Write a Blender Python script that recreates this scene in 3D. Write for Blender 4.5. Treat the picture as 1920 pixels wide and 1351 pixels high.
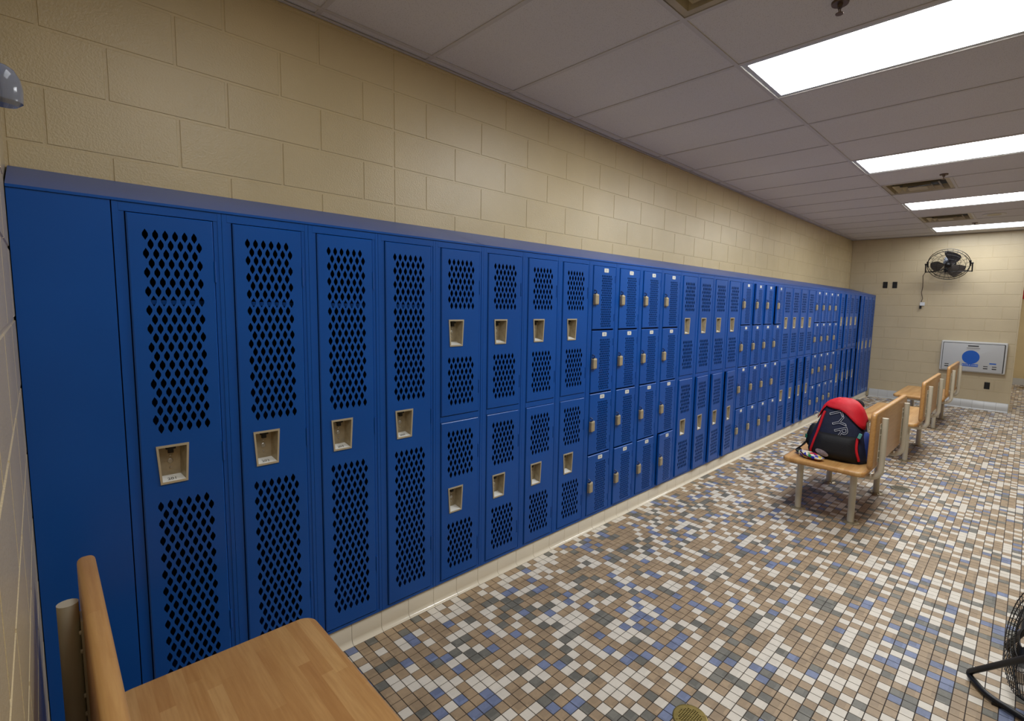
import bpy, math, random
from mathutils import Vector, Matrix
from mathutils.geometry import delaunay_2d_cdt

for o in list(bpy.data.objects):
    bpy.data.objects.remove(o, do_unlink=True)
scene = bpy.context.scene
COL = scene.collection
rnd = random.Random(7)
PI = math.pi

# ------------------------------------------------------------------ camera
F_PX, PPX, PPY = 927.926, 1023.347, 666.315
CAM = Vector((2.1529, -0.1836, 1.6175))
YAW, PITCH, ROLL = map(math.radians, (44.2777, -5.9163, 1.3341))
fw = Vector((-math.sin(YAW) * math.cos(PITCH), math.cos(YAW) * math.cos(PITCH), math.sin(PITCH)))
rt0 = Vector((math.cos(YAW), math.sin(YAW), 0.0))
up0 = rt0.cross(fw)
rt = rt0 * math.cos(ROLL) + up0 * math.sin(ROLL)
up = up0 * math.cos(ROLL) - rt0 * math.sin(ROLL)
cam_data = bpy.data.cameras.new('camera')
cam = bpy.data.objects.new('camera', cam_data)
COL.objects.link(cam)
cam_data.sensor_fit = 'HORIZONTAL'
cam_data.sensor_width = 36.0
cam_data.lens = F_PX / 1920.0 * 36.0
cam_data.shift_x = (960.0 - PPX) / 1920.0
cam_data.shift_y = (PPY - 675.5) / 1920.0
cam_data.clip_start = 0.01
cam_data.clip_end = 100
m3 = Matrix((rt, up, -fw)).transposed()
cam.matrix_world = Matrix.Translation(CAM) @ m3.to_4x4()
scene.camera = cam

# ------------------------------------------------------------------ world, exposure
world = bpy.data.worlds.new('world')
scene.world = world
world.use_nodes = True
world.node_tree.nodes['Background'].inputs['Color'].default_value = (0.05, 0.05, 0.05, 1)
world.node_tree.nodes['Background'].inputs['Strength'].default_value = 0.2
scene.view_settings.view_transform = 'Standard'
scene.view_settings.look = 'None'
scene.view_settings.gamma = 1.0
scene.view_settings.use_curve_mapping = False
scene.view_settings.exposure = 0.0
LAMP = 21.0         # radiance of the ceiling light diffusers
LAMP_COL = (0.965, 0.99, 1.0)

# ------------------------------------------------------------------ main dimensions
W = 0.3048          # locker width
ZT, ZB = 1.92, 0.103
XW = -0.4627        # block wall behind the lockers
YN = -0.2327        # near wall
YE = 10.99          # end wall
XR = 2.017          # right end of the end wall
ZC = 2.985          # ceiling
XA = -0.3854        # first ceiling bar
YT = 0.8424
ST = 0.6096
XMAX = 4.9
YFAR = 15.8
TP = 0.0485         # floor tile pitch

# ------------------------------------------------------------------ materials
def srgb(r, g, b):
    def f(c):
        c /= 255.0
        return c / 12.92 if c <= 0.04045 else ((c + 0.055) / 1.055) ** 2.4
    return (f(r), f(g), f(b), 1.0)

class N:
    def __init__(self, name):
        self.m = bpy.data.materials.new(name)
        self.m.use_nodes = True
        self.t = self.m.node_tree
        self.b = self.t.nodes['Principled BSDF']
    def n(self, typ, **kw):
        nd = self.t.nodes.new(typ)
        for k, v in kw.items():
            if k.startswith('i_'):
                key = k[2:].replace('_', ' ')
                nd.inputs[key].default_value = v
            else:
                setattr(nd, k, v)
        return nd
    def l(self, a, b):
        self.t.links.new(a, b)
    def ramp(self, fac, stops):
        r = self.n('ShaderNodeValToRGB')
        e = r.color_ramp.elements
        while len(e) < len(stops):
            e.new(0.5)
        for el, (p, c) in zip(e, stops):
            el.position = p
            el.color = c
        self.l(fac, r.inputs['Fac'])
        return r.outputs['Color']
    def set(self, **kw):
        for k, v in kw.items():
            self.b.inputs[k.replace('_', ' ')].default_value = v
    def bump(self, height, strength, dist):
        b = self.n('ShaderNodeBump')
        b.inputs['Strength'].default_value = strength
        b.inputs['Distance'].default_value = dist
        self.l(height, b.inputs['Height'])
        self.l(b.outputs['Normal'], self.b.inputs['Normal'])
        return b
    def pos(self):
        return self.n('ShaderNodeNewGeometry').outputs['Position']
    def obj(self):
        return self.n('ShaderNodeTexCoord').outputs['Object']

M = {}
def simple(name, col, rough=0.5, metal=0.0, spec=0.5, noise=0.0, nscale=20.0, bump=0.0, bscale=200.0):
    k = N(name)
    k.set(Roughness=rough, Metallic=metal)
    k.b.inputs['Specular IOR Level'].default_value = spec
    if noise > 0:
        nz = k.n('ShaderNodeTexNoise', i_Scale=nscale, i_Detail=4.0)
        k.l(k.obj(), nz.inputs['Vector'])
        a = tuple(c * (1 - noise) for c in col[:3]) + (1,)
        b = tuple(min(1, c * (1 + noise)) for c in col[:3]) + (1,)
        k.l(k.ramp(nz.outputs['Fac'], [(0.3, a), (0.7, b)]), k.b.inputs['Base Color'])
    else:
        k.set(Base_Color=col)
        k.b.inputs['Base Color'].default_value = col
    if bump > 0:
        nz2 = k.n('ShaderNodeTexNoise', i_Scale=bscale, i_Detail=2.0)
        k.l(k.obj(), nz2.inputs['Vector'])
        k.bump(nz2.outputs['Fac'], bump, 0.002)
    M[name] = k.m
    return k

def make_materials():
    # painted block wall: glossy paint over rough masonry
    def wall(name, col, rough):
        k = N(name)
        nz = k.n('ShaderNodeTexNoise', i_Scale=3.0, i_Detail=3.0)
        p = k.pos()
        k.l(p, nz.inputs['Vector'])
        a = tuple(c * 0.94 for c in col[:3]) + (1,)
        k.l(k.ramp(nz.outputs['Fac'], [(0.35, a), (0.65, col)]), k.b.inputs['Base Color'])
        f = k.n('ShaderNodeTexNoise', i_Scale=130.0, i_Detail=4.0, i_Roughness=0.6)
        k.l(p, f.inputs['Vector'])
        k.bump(f.outputs['Fac'], 0.5, 0.0035)
        k.set(Roughness=rough)
        k.b.inputs['Specular IOR Level'].default_value = 0.5
        M[name] = k.m
    wall('wall_paint', srgb(214, 194, 152), 0.2)
    wall('wall_paint_end', srgb(206, 190, 158), 0.26)
    # locker enamel
    k = N('locker_blue')
    nz = k.n('ShaderNodeTexNoise', i_Scale=2.2, i_Detail=2.0)
    k.l(k.pos(), nz.inputs['Vector'])
    k.l(k.ramp(nz.outputs['Fac'], [(0.35, (0.0015, 0.075, 0.36, 1)), (0.65, (0.002, 0.083, 0.395, 1))]), k.b.inputs['Base Color'])
    k.set(Roughness=0.34)
    k.b.inputs['Specular IOR Level'].default_value = 0.45
    op = k.n('ShaderNodeTexNoise', i_Scale=320.0, i_Detail=1.0)
    k.l(k.pos(), op.inputs['Vector'])
    k.bump(op.outputs['Fac'], 0.06, 0.001)
    M['locker_blue'] = k.m
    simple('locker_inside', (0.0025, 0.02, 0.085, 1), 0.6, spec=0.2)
    simple('hook_blue', (0.003, 0.03, 0.14, 1), 0.4)
    simple('pocket_metal', srgb(168, 156, 132), 0.42, metal=0.35, noise=0.12, nscale=40)
    simple('pocket_rim', srgb(198, 186, 160), 0.38, metal=0.3)
    simple('latch_metal', srgb(186, 172, 142), 0.4, metal=0.3, noise=0.1, nscale=60)
    simple('steel_bright', srgb(200, 198, 192), 0.3, metal=0.85)
    simple('dark_slot', (0.006, 0.006, 0.007, 1), 0.5)
    simple('number_plate', srgb(226, 226, 222), 0.35)
    simple('ink', srgb(58, 54, 52), 0.6)
    # ceiling tile with pin holes
    k = N('ceiling_tile')
    p = k.pos()
    v = k.n('ShaderNodeTexVoronoi', i_Scale=150.0)
    k.l(p, v.inputs['Vector'])
    msk = k.n('ShaderNodeTexNoise', i_Scale=30.0, i_Detail=2.0)
    k.l(p, msk.inputs['Vector'])
    col = k.ramp(v.outputs['Distance'], [(0.10, srgb(168, 160, 152)), (0.26, srgb(226, 222, 218))])
    big = k.n('ShaderNodeTexNoise', i_Scale=1.3, i_Detail=2.0)
    k.l(p, big.inputs['Vector'])
    mx = k.n('ShaderNodeMixRGB', blend_type='MULTIPLY', i_Fac=0.35)
    k.l(col, mx.inputs['Color1'])
    k.l(k.ramp(big.outputs['Fac'], [(0.3, (0.86, 0.84, 0.82, 1)), (0.7, (1, 1, 1, 1))]), mx.inputs['Color2'])
    k.l(mx.outputs['Color'], k.b.inputs['Base Color'])
    k.bump(v.outputs['Distance'], 0.25, 0.002)
    k.set(Roughness=0.95)
    k.b.inputs['Specular IOR Level'].default_value = 0.1
    M['ceiling_tile'] = k.m
    simple('grid_white', srgb(206, 200, 194), 0.5)
    simple('lamp_frame', srgb(206, 208, 208), 0.4)
    for nm, f in (('lamp_lens_dimmed_near', 0.42), ('lamp_lens', 1.22), ('lamp_lens_dimmed_end', 0.5)):  # near and end lamps turned down to darken the near corner and end wall
        k = N(nm)
        k.b.inputs['Base Color'].default_value = (0.8, 0.8, 0.8, 1)
        k.b.inputs['Emission Color'].default_value = LAMP_COL + (1,)
        k.b.inputs['Emission Strength'].default_value = LAMP * f
        M[nm] = k.m
    simple('vent_beige', srgb(186, 172, 140), 0.5, noise=0.12, nscale=9)
    simple('sprinkler_brass', srgb(110, 92, 76), 0.4, metal=0.6)
    # floor tiles
    def tile(name, c, var, rough):
        k = N(name)
        p = k.pos()
        sc = k.n('ShaderNodeVectorMath', operation='SCALE')
        sc.inputs['Scale'].default_value = 1 / TP
        k.l(p, sc.inputs[0])
        fl = k.n('ShaderNodeVectorMath', operation='FLOOR')
        k.l(sc.outputs['Vector'], fl.inputs[0])
        wn = k.n('ShaderNodeTexWhiteNoise', noise_dimensions='2D')
        k.l(fl.outputs['Vector'], wn.inputs['Vector'])
        nz = k.n('ShaderNodeTexNoise', i_Scale=70.0, i_Detail=5.0, i_Roughness=0.65)
        k.l(p, nz.inputs['Vector'])
        add = k.n('ShaderNodeMath', operation='ADD')
        mu = k.n('ShaderNodeMath', operation='MULTIPLY')
        mu.inputs[1].default_value = 0.45
        k.l(wn.outputs['Value'], mu.inputs[0])
        k.l(mu.outputs[0], add.inputs[0])
        mu2 = k.n('ShaderNodeMath', operation='MULTIPLY')
        mu2.inputs[1].default_value = 0.55
        k.l(nz.outputs['Fac'], mu2.inputs[0])
        k.l(mu2.outputs[0], add.inputs[1])
        a = tuple(x * (1 - var) for x in c[:3]) + (1,)
        b = tuple(x * (1 + var) for x in c[:3]) + (1,)
        k.l(k.ramp(add.outputs[0], [(0.25, a), (0.75, b)]), k.b.inputs['Base Color'])
        k.set(Roughness=rough)
        M[name] = k.m
    tile('tile_tan', srgb(166, 142, 112), 0.16, 0.52)
    tile('tile_cream', srgb(222, 213, 198), 0.05, 0.5)
    tile('tile_grey', srgb(116, 113, 103), 0.24, 0.52)
    tile('tile_blue', srgb(118, 128, 158), 0.2, 0.52)
    simple('grout', srgb(66, 60, 58), 0.9, spec=0.2)
    simple('base_glaze', srgb(226, 216, 196), 0.16)
    simple('base_glaze_baked_light', srgb(196, 196, 194), 0.2)  # same base tile, with the cool light at the end wall painted in as grey
    # maple butcher block
    k = N('maple')
    o = k.obj()
    sep = k.n('ShaderNodeSeparateXYZ')
    k.l(o, sep.inputs[0])
    dv = k.n('ShaderNodeMath', operation='MULTIPLY')
    dv.inputs[1].default_value = 1 / 0.038
    k.l(sep.outputs['X'], dv.inputs[0])
    fx = k.n('ShaderNodeMath', operation='FLOOR')
    k.l(dv.outputs[0], fx.inputs[0])
    wn1 = k.n('ShaderNodeTexWhiteNoise', noise_dimensions='1D')
    k.l(fx.outputs[0], wn1.inputs['W'])
    sy = k.n('ShaderNodeMath', operation='MULTIPLY_ADD')
    sy.inputs[1].default_value = 1 / 0.42
    k.l(sep.outputs['Y'], sy.inputs[0])
    mm = k.n('ShaderNodeMath', operation='MULTIPLY')
    mm.inputs[1].default_value = 7.0
    k.l(wn1.outputs['Value'], mm.inputs[0])
    k.l(mm.outputs[0], sy.inputs[2])
    fy = k.n('ShaderNodeMath', operation='FLOOR')
    k.l(sy.outputs[0], fy.inputs[0])
    cmb = k.n('ShaderNodeCombineXYZ')
    k.l(fx.outputs[0], cmb.inputs[0])
    k.l(fy.outputs[0], cmb.inputs[1])
    wn2 = k.n('ShaderNodeTexWhiteNoise', noise_dimensions='2D')
    k.l(cmb.outputs[0], wn2.inputs['Vector'])
    st = k.ramp(wn2.outputs['Value'], [(0.0, srgb(190, 140, 82)), (0.5, srgb(202, 154, 94)), (1.0, srgb(214, 170, 110))])
    mp = k.n('ShaderNodeMapping')
    mp.inputs['Scale'].default_value = (60, 3.5, 60)
    k.l(o, mp.inputs['Vector'])
    gr = k.n('ShaderNodeTexNoise', i_Scale=1.6, i_Detail=6.0, i_Roughness=0.6)
    k.l(mp.outputs[0], gr.inputs['Vector'])
    mx = k.n('ShaderNodeMixRGB', blend_type='MULTIPLY', i_Fac=0.55)
    k.l(st, mx.inputs['Color1'])
    k.l(k.ramp(gr.outputs['Fac'], [(0.3, srgb(214, 196, 170)), (0.7, (1, 1, 1, 1))]), mx.inputs['Color2'])
    k.l(mx.outputs['Color'], k.b.inputs['Base Color'])
    k.set(Roughness=0.36)
    M['maple'] = k.m
    simple('bench_enamel', srgb(206, 198, 178), 0.35, noise=0.04, nscale=6)
    simple('floor_plate', srgb(150, 138, 112), 0.4, metal=0.5, noise=0.3, nscale=30)
    simple('brass', srgb(150, 132, 74), 0.38, metal=0.7, noise=0.15, nscale=60)
    simple('drain_steel', srgb(120, 116, 100), 0.4, metal=0.6, noise=0.15, nscale=60)
    # bag
    simple('bag_navy', srgb(20, 28, 56), 0.75, noise=0.25, nscale=12, bump=0.4, bscale=160)
    simple('bag_black', srgb(17, 17, 21), 0.7, noise=0.25, nscale=12, bump=0.5, bscale=120)
    simple('bag_red', srgb(206, 14, 34), 0.65, noise=0.1, nscale=10, bump=0.3, bscale=90)
    simple('bag_blue', srgb(22, 48, 118), 0.7, noise=0.2, nscale=12)
    simple('logo_white', srgb(206, 208, 216), 0.5)
    simple('trim_green', srgb(28, 120, 96), 0.6)
    simple('trim_teal', srgb(96, 170, 160), 0.5)
    simple('patch_grey', srgb(160, 146, 148), 0.5, noise=0.35, nscale=60)
    k = N('pouch_print')
    v = k.n('ShaderNodeTexVoronoi', i_Scale=46.0)
    k.l(k.obj(), v.inputs['Vector'])
    sp = k.n('ShaderNodeSeparateColor')
    k.l(v.outputs['Color'], sp.inputs[0])
    r = k.n('ShaderNodeValToRGB')
    r.color_ramp.interpolation = 'CONSTANT'
    e = r.color_ramp.elements
    cs = [srgb(226, 216, 196), srgb(226, 216, 196), srgb(210, 30, 40), srgb(230, 220, 200), srgb(232, 202, 30), srgb(30, 140, 70), srgb(210, 30, 40), srgb(40, 50, 180)]
    while len(e) < len(cs):
        e.new(0.5)
    for i, c in enumerate(cs):
        e[i].position = i / len(cs)
        e[i].color = c
    k.l(sp.outputs[0], r.inputs['Fac'])
    k.l(r.outputs['Color'], k.b.inputs['Base Color'])
    k.set(Roughness=0.4)
    M['pouch_print'] = k.m
    simple('zip_dark', srgb(60, 42, 52), 0.5)
    # end wall things
    simple('fan_black', srgb(20, 20, 22), 0.4)
    simple('fan_blade', srgb(96, 92, 90), 0.42, metal=0.5)
    simple('fan_motor', srgb(176, 186, 204), 0.4, metal=0.2)
    simple('black_plastic', srgb(16, 16, 17), 0.35)
    simple('station_shell', srgb(206, 206, 204), 0.42)
    simple('station_panel', srgb(192, 193, 194), 0.4)
    simple('station_dark', srgb(70, 70, 72), 0.5)
    simple('logo_blue', srgb(20, 92, 190), 0.4)
    simple('cord_brown', srgb(86, 72, 62), 0.6)
    simple('white_plastic', srgb(226, 230, 236), 0.4)
    simple('alarm_red', srgb(186, 24, 26), 0.35)
    simple('bucket_yellow', srgb(226, 200, 30), 0.4)
    k = N('clear_lens')
    k.b.inputs['Base Color'].default_value = srgb(150, 158, 182)
    k.b.inputs['Roughness'].default_value = 0.08
    k.b.inputs['Transmission Weight'].default_value = 0.75
    k.b.inputs['IOR'].default_value = 1.3
    M['clear_lens'] = k.m
make_materials()

# ------------------------------------------------------------------ mesh builder
class MB:
    def __init__(self):
        self.v, self.f, self.mi = [], [], []
    def add(self, vs, fs, mi=0):
        b = len(self.v)
        self.v += [tuple(x) for x in vs]
        self.f += [tuple(i + b for i in q) for q in fs]
        self.mi += [mi] * len(fs)
        return self
    def box(self, x0, x1, y0, y1, z0, z1, mi=0):
        return self.add([(x0, y0, z0), (x1, y0, z0), (x1, y1, z0), (x0, y1, z0), (x0, y0, z1), (x1, y0, z1), (x1, y1, z1), (x0, y1, z1)],
                        [(0, 3, 2, 1), (4, 5, 6, 7), (0, 1, 5, 4), (1, 2, 6, 5), (2, 3, 7, 6), (3, 0, 4, 7)], mi)
    def frustum(self, r0, r1, ax, a0, a1, mi=0, cap0=True, cap1=True):
        # r = (u0,u1,v0,v1) rectangle at a0 / a1 along axis ax (0,1,2); u,v are the next axes in order
        def pt(u, v, a):
            p = [0, 0, 0]
            p[ax] = a
            p[(ax + 1) % 3] = u
            p[(ax + 2) % 3] = v
            return p
        vs = []
        for r, a in ((r0, a0), (r1, a1)):
            vs += [pt(r[0], r[2], a), pt(r[1], r[2], a), pt(r[1], r[3], a), pt(r[0], r[3], a)]
        fs = [(0, 1, 5, 4), (1, 2, 6, 5), (2, 3, 7, 6), (3, 0, 4, 7)]
        if cap0:
            fs.append((3, 2, 1, 0))
        if cap1:
            fs.append((4, 5, 6, 7))
        if a1 < a0:
            fs = [tuple(reversed(q)) for q in fs]
        return self.add(vs, fs, mi)
    def prism(self, poly, ax, a0, a1, mi=0):
        n = len(poly)
        vs = []
        for a in (a0, a1):
            for (u, v) in poly:
                p = [0, 0, 0]
                p[ax] = a
                p[(ax + 1) % 3] = u
                p[(ax + 2) % 3] = v
                vs.append(p)
        fs = [tuple(range(n - 1, -1, -1)), tuple(range(n, 2 * n))]
        for i in range(n):
            j = (i + 1) % n
            fs.append((i, j, n + j, n + i))
        return self.add(vs, fs, mi)
    def tube(self, pts, r, n=10, mi=0, caps=True, closed=False):
        pts = [Vector(p) for p in pts]
        m = len(pts)
        rings = []
        prev = None
        for i in range(m):
            if closed:
                t = (pts[(i + 1) % m] - pts[i - 1]).normalized()
            elif i == 0:
                t = (pts[1] - pts[0]).normalized()
            elif i == m - 1:
                t = (pts[-1] - pts[-2]).normalized()
            else:
                t = ((pts[i + 1] - pts[i]).normalized() + (pts[i] - pts[i - 1]).normalized()).normalized()
            if prev is None:
                a = Vector((0, 0, 1)) if abs(t.z) < 0.9 else Vector((1, 0, 0))
                u = t.cross(a).normalized()
            else:
                u = (prev - t * prev.dot(t)).normalized()
            prev = u
            w = t.cross(u)
            rr = r[i] if isinstance(r, (list, tuple)) else r
            rings.append([pts[i] + (u * math.cos(2 * PI * k / n) + w * math.sin(2 * PI * k / n)) * rr for k in range(n)])
        vs = [p for rg in rings for p in rg]
        fs = []
        cnt = m if closed else m - 1
        for i in range(cnt):
            for k in range(n):
                a, b = i * n + k, i * n + (k + 1) % n
                c, d = ((i + 1) % m) * n + (k + 1) % n, ((i + 1) % m) * n + k
                fs.append((a, b, c, d))
        if caps and not closed:
            fs.append(tuple(range(n - 1, -1, -1)))
            fs.append(tuple((m - 1) * n + k for k in range(n)))
        return self.add(vs, fs, mi)
    def lathe(self, prof, n=24, mi=0, mat=None):
        # prof: list of (r, z); around z axis; mat: Matrix applied
        vs, fs = [], []
        for (r, z) in prof:
            for k in range(n):
                a = 2 * PI * k / n
                p = Vector((r * math.cos(a), r * math.sin(a), z))
                vs.append(mat @ p if mat else p)
        for i in range(len(prof) - 1):
            for k in range(n):
                fs.append((i * n + k, i * n + (k + 1) % n, (i + 1) * n + (k + 1) % n, (i + 1) * n + k))
        if prof[0][0] > 1e-6:
            fs.append(tuple(range(n - 1, -1, -1)))
        if prof[-1][0] > 1e-6:
            fs.append(tuple((len(prof) - 1) * n + k for k in range(n)))
        return self.add(vs, fs, mi)
    def grid(self, fn, nu, nv, mi=0, closed_u=False):
        vs = [fn(i, j) for j in range(nv) for i in range(nu)]
        fs = []
        for j in range(nv - 1):
            for i in range(nu if closed_u else nu - 1):
                fs.append((j * nu + i, j * nu + (i + 1) % nu, (j + 1) * nu + (i + 1) % nu, (j + 1) * nu + i))
        return self.add(vs, fs, mi)
    def mesh(self, name, mats, smooth=False):
        me = bpy.data.meshes.new(name)
        me.from_pydata(self.v, [], self.f)
        if isinstance(mats, str):
            mats = [mats]
        for m in mats:
            me.materials.append(M[m])
        me.polygons.foreach_set('material_index', self.mi)
        if smooth:
            me.polygons.foreach_set('use_smooth', [True] * len(me.polygons))
            try:
                me.set_sharp_from_angle(angle=math.radians(40))
            except Exception:
                pass
        me.update()
        return me
    def build(self, name, mats, parent=None, loc=(0, 0, 0), smooth=False, rot=None):
        return link(name, self.mesh(name, mats, smooth), parent, loc, rot)

def link(name, me, parent=None, loc=(0, 0, 0), rot=None):
    o = bpy.data.objects.new(name, me)
    COL.objects.link(o)
    o.location = loc
    if rot:
        o.rotation_euler = rot
    if parent:
        o.parent = parent
    return o
def empty(name, loc=(0, 0, 0), rz=0.0):
    o = bpy.data.objects.new(name, None)
    COL.objects.link(o)
    o.empty_display_size = 0.1
    o.location = loc
    o.rotation_euler = (0, 0, rz)
    return o
def tag(o, label=None, cat=None, group=None, kind=None):
    if label: o['label'] = label
    if cat: o['category'] = cat
    if group: o['group'] = group
    if kind: o['kind'] = kind
    return o
def copy_tree(o, parent=None):
    c = o.copy()
    COL.objects.link(c)
    if parent:
        c.parent = parent
    for ch in list(o.children):
        copy_tree(ch, c)
    return c

def text_geo(body, size, extrude=0.0, outline=0.0, spacing=1.0):
    cu = bpy.data.curves.new('t', 'FONT')
    cu.body = body
    cu.size = size
    cu.align_x = 'CENTER'
    cu.align_y = 'CENTER'
    cu.space_character = spacing
    cu.resolution_u = 3
    if outline > 0:
        cu.fill_mode = 'NONE'
        cu.bevel_depth = outline
        cu.bevel_resolution = 0
    cu.extrude = extrude
    ob = bpy.data.objects.new('t', cu)
    COL.objects.link(ob)
    dg = bpy.context.evaluated_depsgraph_get()
    me = bpy.data.meshes.new_from_object(ob.evaluated_get(dg))
    vs = [tuple(v.co) for v in me.vertices]
    fs = [tuple(p.vertices) for p in me.polygons]
    bpy.data.objects.remove(ob, do_unlink=True)
    bpy.data.curves.remove(cu)
    bpy.data.meshes.remove(me)
    return vs, fs

def sheet_with_holes(outer, holes, x_front, thick, mb, mi=0, ax='x'):
    """flat sheet in local (y,z) with real holes; front at x_front, back at x_front-thick"""
    vs = [Vector(p) for p in outer]
    ed = [(i, (i + 1) % len(outer)) for i in range(len(outer))]
    for h in holes:
        b = len(vs)
        vs += [Vector(p) for p in h]
        ed += [(b + i, b + (i + 1) % len(h)) for i in range(len(h))]
    r = delaunay_2d_cdt(vs, ed, [], 1, 1e-7, False)
    V, Fc = r[0], r[2]
    boxes = [(min(p[0] for p in h), max(p[0] for p in h), min(p[1] for p in h), max(p[1] for p in h), h) for h in holes]
    def in_hole(x, y):
        for a, b, c, d, h in boxes:
            if a < x < b and c < y < d:
                ins = False
                m = len(h)
                for i in range(m):
                    (x0, y0), (x1, y1) = h[i], h[(i + 1) % m]
                    if (y0 > y) != (y1 > y) and x < (x1 - x0) * (y - y0) / (y1 - y0) + x0:
                        ins = not ins
                if ins:
                    return True
        return False
    Fc = [f for f in Fc if not in_hole(sum(V[i].x for i in f) / len(f), sum(V[i].y for i in f) / len(f))]
    n = len(V)
    def P(p, a):
        return (a, p.x, p.y) if ax == 'x' else (p.x, p.y, a)
    pts = [P(p, x_front) for p in V] + [P(p, x_front - thick) for p in V]
    tris = []
    for f in Fc:
        a, b, c = [V[i] for i in f[:3]]
        if (b - a).cross(c - a) < 0:
            f = tuple(reversed(f))
        tris.append(tuple(f))
        tris.append(tuple(i + n for i in reversed(f)))
    mb.add(pts, tris, mi)
    for loop in [outer] + holes:
        m = len(loop)
        L = [Vector(p) for p in loop]
        q = [P(p, x_front) for p in L] + [P(p, x_front - thick) for p in L]
        mb.add(q, [(i, (i + 1) % m, m + (i + 1) % m, m + i) for i in range(m)], mi)

def rrect(x0, x1, y0, y1, r, n=5):
    pts = []
    for cx, cy, a0 in ((x1 - r, y0 + r, -PI / 2), (x1 - r, y1 - r, 0), (x0 + r, y1 - r, PI / 2), (x0 + r, y0 + r, PI)):
        for k in range(n + 1):
            a = a0 + PI / 2 * k / n
            pts.append((cx + r * math.cos(a), cy + r * math.sin(a)))
    return pts
def slab(mb, poly, ax, a0, a1, bev, mi=0, seg=3):
    """extruded polygon with rounded edges (bullnose)"""
    cx = sum(p[0] for p in poly) / len(poly)
    cy = sum(p[1] for p in poly) / len(poly)
    n = len(poly)
    def inset(d):
        out = []
        for i in range(n):
            p0, p1, p2 = Vector(poly[i - 1]), Vector(poly[i]), Vector(poly[(i + 1) % n])
            e1, e2 = (p1 - p0), (p2 - p1)
            e1 = e1.normalized() if e1.length > 1e-9 else e2.normalized()
            e2 = e2.normalized() if e2.length > 1e-9 else e1
            nn = Vector((-(e1.y + e2.y), e1.x + e2.x))
            nn = nn.normalized() if nn.length > 1e-9 else Vector((0, 0))
            out.append(p1 + nn * d)
        return out
    layers = []
    for k in range(seg + 1):
        t = PI / 2 * k / seg
        layers.append((bev * (1 - math.sin(t)), a0 + bev * (1 - math.cos(t))))
    for k in range(seg + 1):
        t = PI / 2 * k / seg
        layers.append((bev * (1 - math.cos(t)), a1 - bev * (1 - math.sin(t))))
    vs = []
    for d, a in layers:
        for p in inset(d):
            q = [0, 0, 0]
            q[ax] = a
            q[(ax + 1) % 3] = p.x
            q[(ax + 2) % 3] = p.y
            vs.append(q)
    fs = []
    m = len(layers)
    for i in range(m - 1):
        for k in range(n):
            fs.append((i * n + k, i * n + (k + 1) % n, (i + 1) * n + (k + 1) % n, (i + 1) * n + k))
    fs.append(tuple(range(n - 1, -1, -1)))
    fs.append(tuple((m - 1) * n + k for k in range(n)))
    mb.add(vs, fs, mi)

# ================================================================== SETTING
# ---------------------------------------------------------------- block walls
BZ0, BH, BL, JG = 0.118, 0.2032, 0.4064, 0.007
def block_mesh(cache, L, H, mat):
    key = (round(L, 3), round(H, 3), mat)
    if key not in cache:
        mb = MB()      # local: u along +y, z up, face at x=0, proud of the mortar behind it
        g = JG / 2
        c = 0.0035
        mb.frustum((g, L - g, g, H - g), (g + c, L - g - c, g + c, H - g - c), 0, -0.006, 0.0)
        cache[key] = mb.mesh('block', mat)
    return cache[key]
bcache = {}
def block_run(parent, a0, a1, z0, z1, place, rot, joints, mat):
    """rows of blocks from a0..a1 along the wall; joints(row) -> sorted list of joint positions"""
    r = math.floor((z0 - BZ0) / BH + 1e-6)
    while BZ0 + r * BH < z1 - 0.012:
        zb = max(z0, BZ0 + r * BH)
        zt = min(z1, BZ0 + (r + 1) * BH)
        js = [a0] + [j for j in joints(r) if a0 + 0.03 < j < a1 - 0.03] + [a1]
        for s, e in zip(js[:-1], js[1:]):
            o = link('block', block_mesh(bcache, e - s, zt - zb, mat), parent, place(s, zb), (0, 0, rot))
            o.location.x += 0
        r += 1
def reg(off, a0, a1, step=BL):
    k = math.floor((a0 - off) / step)
    out = []
    while off + k * step < a1:
        out.append(off + k * step)
        k += 1
    return out

# wall behind the lockers (faces +X)
mb = MB()
mb.box(XW - 0.2, XW - 0.003, YN - 0.2, YE + 0.2, 0, ZC + 0.12)
wall_back = tag(mb.build('wall_left', 'wall_paint'), 'beige painted concrete block wall behind the blue lockers', kind='structure')
CJ = 1.25
def joints_left(r):
    even = (r % 2 == 0)          # r=12: 2.557..2.76 half-offset row
    left = [CJ - (0.18 if even else 0.0) - BL * 0.985 * k for k in range(0, 6)]
    right = [CJ + (BL / 2 if even else 0.0) + BL * k for k in range(0, 30)]
    return sorted(set([round(v, 4) for v in left + right + [CJ]]))
block_run(wall_back, YN, YE, 1.95, ZC, lambda s, z: (XW, s, z), 0.0, joints_left, 'wall_paint')

# near wall (faces +Y)
mb = MB()
mb.box(XW - 0.2, XMAX + 0.2, YN - 0.2, YN - 0.003, 0, ZC + 0.12)
wall_near = tag(mb.build('wall_near', 'wall_paint'), 'beige block wall at the near end of the locker row', kind='structure')
block_run(wall_near, 0.0, 2.05, 0.0, ZC, lambda s, z: (2.05 - s, YN, z), PI / 2,
          lambda r: reg(0.1 + (BL / 2 if r % 2 else 0), 0.0, 2.05), 'wall_paint')

# end wall (faces -Y)
mb = MB()
mb.box(XW - 0.2, XR - 0.006, YE + 0.003, YE + 0.22, 0, ZC + 0.12)
mb.box(XR - 0.012, XR, YE, YE + 0.22, 0, ZC + 0.12)
wall_end = tag(mb.build('wall_end', 'wall_paint_end'), 'beige block wall at the far end with a wall fan', kind='structure')
block_run(wall_end, XW, XR - 0.012, 0.0, ZC, lambda s, z: (s, YE, z), -PI / 2,
          lambda r: reg(XR - 0.012 - (BL / 2 if r % 2 else 0), XW, XR), 'wall_paint_end')
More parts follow.
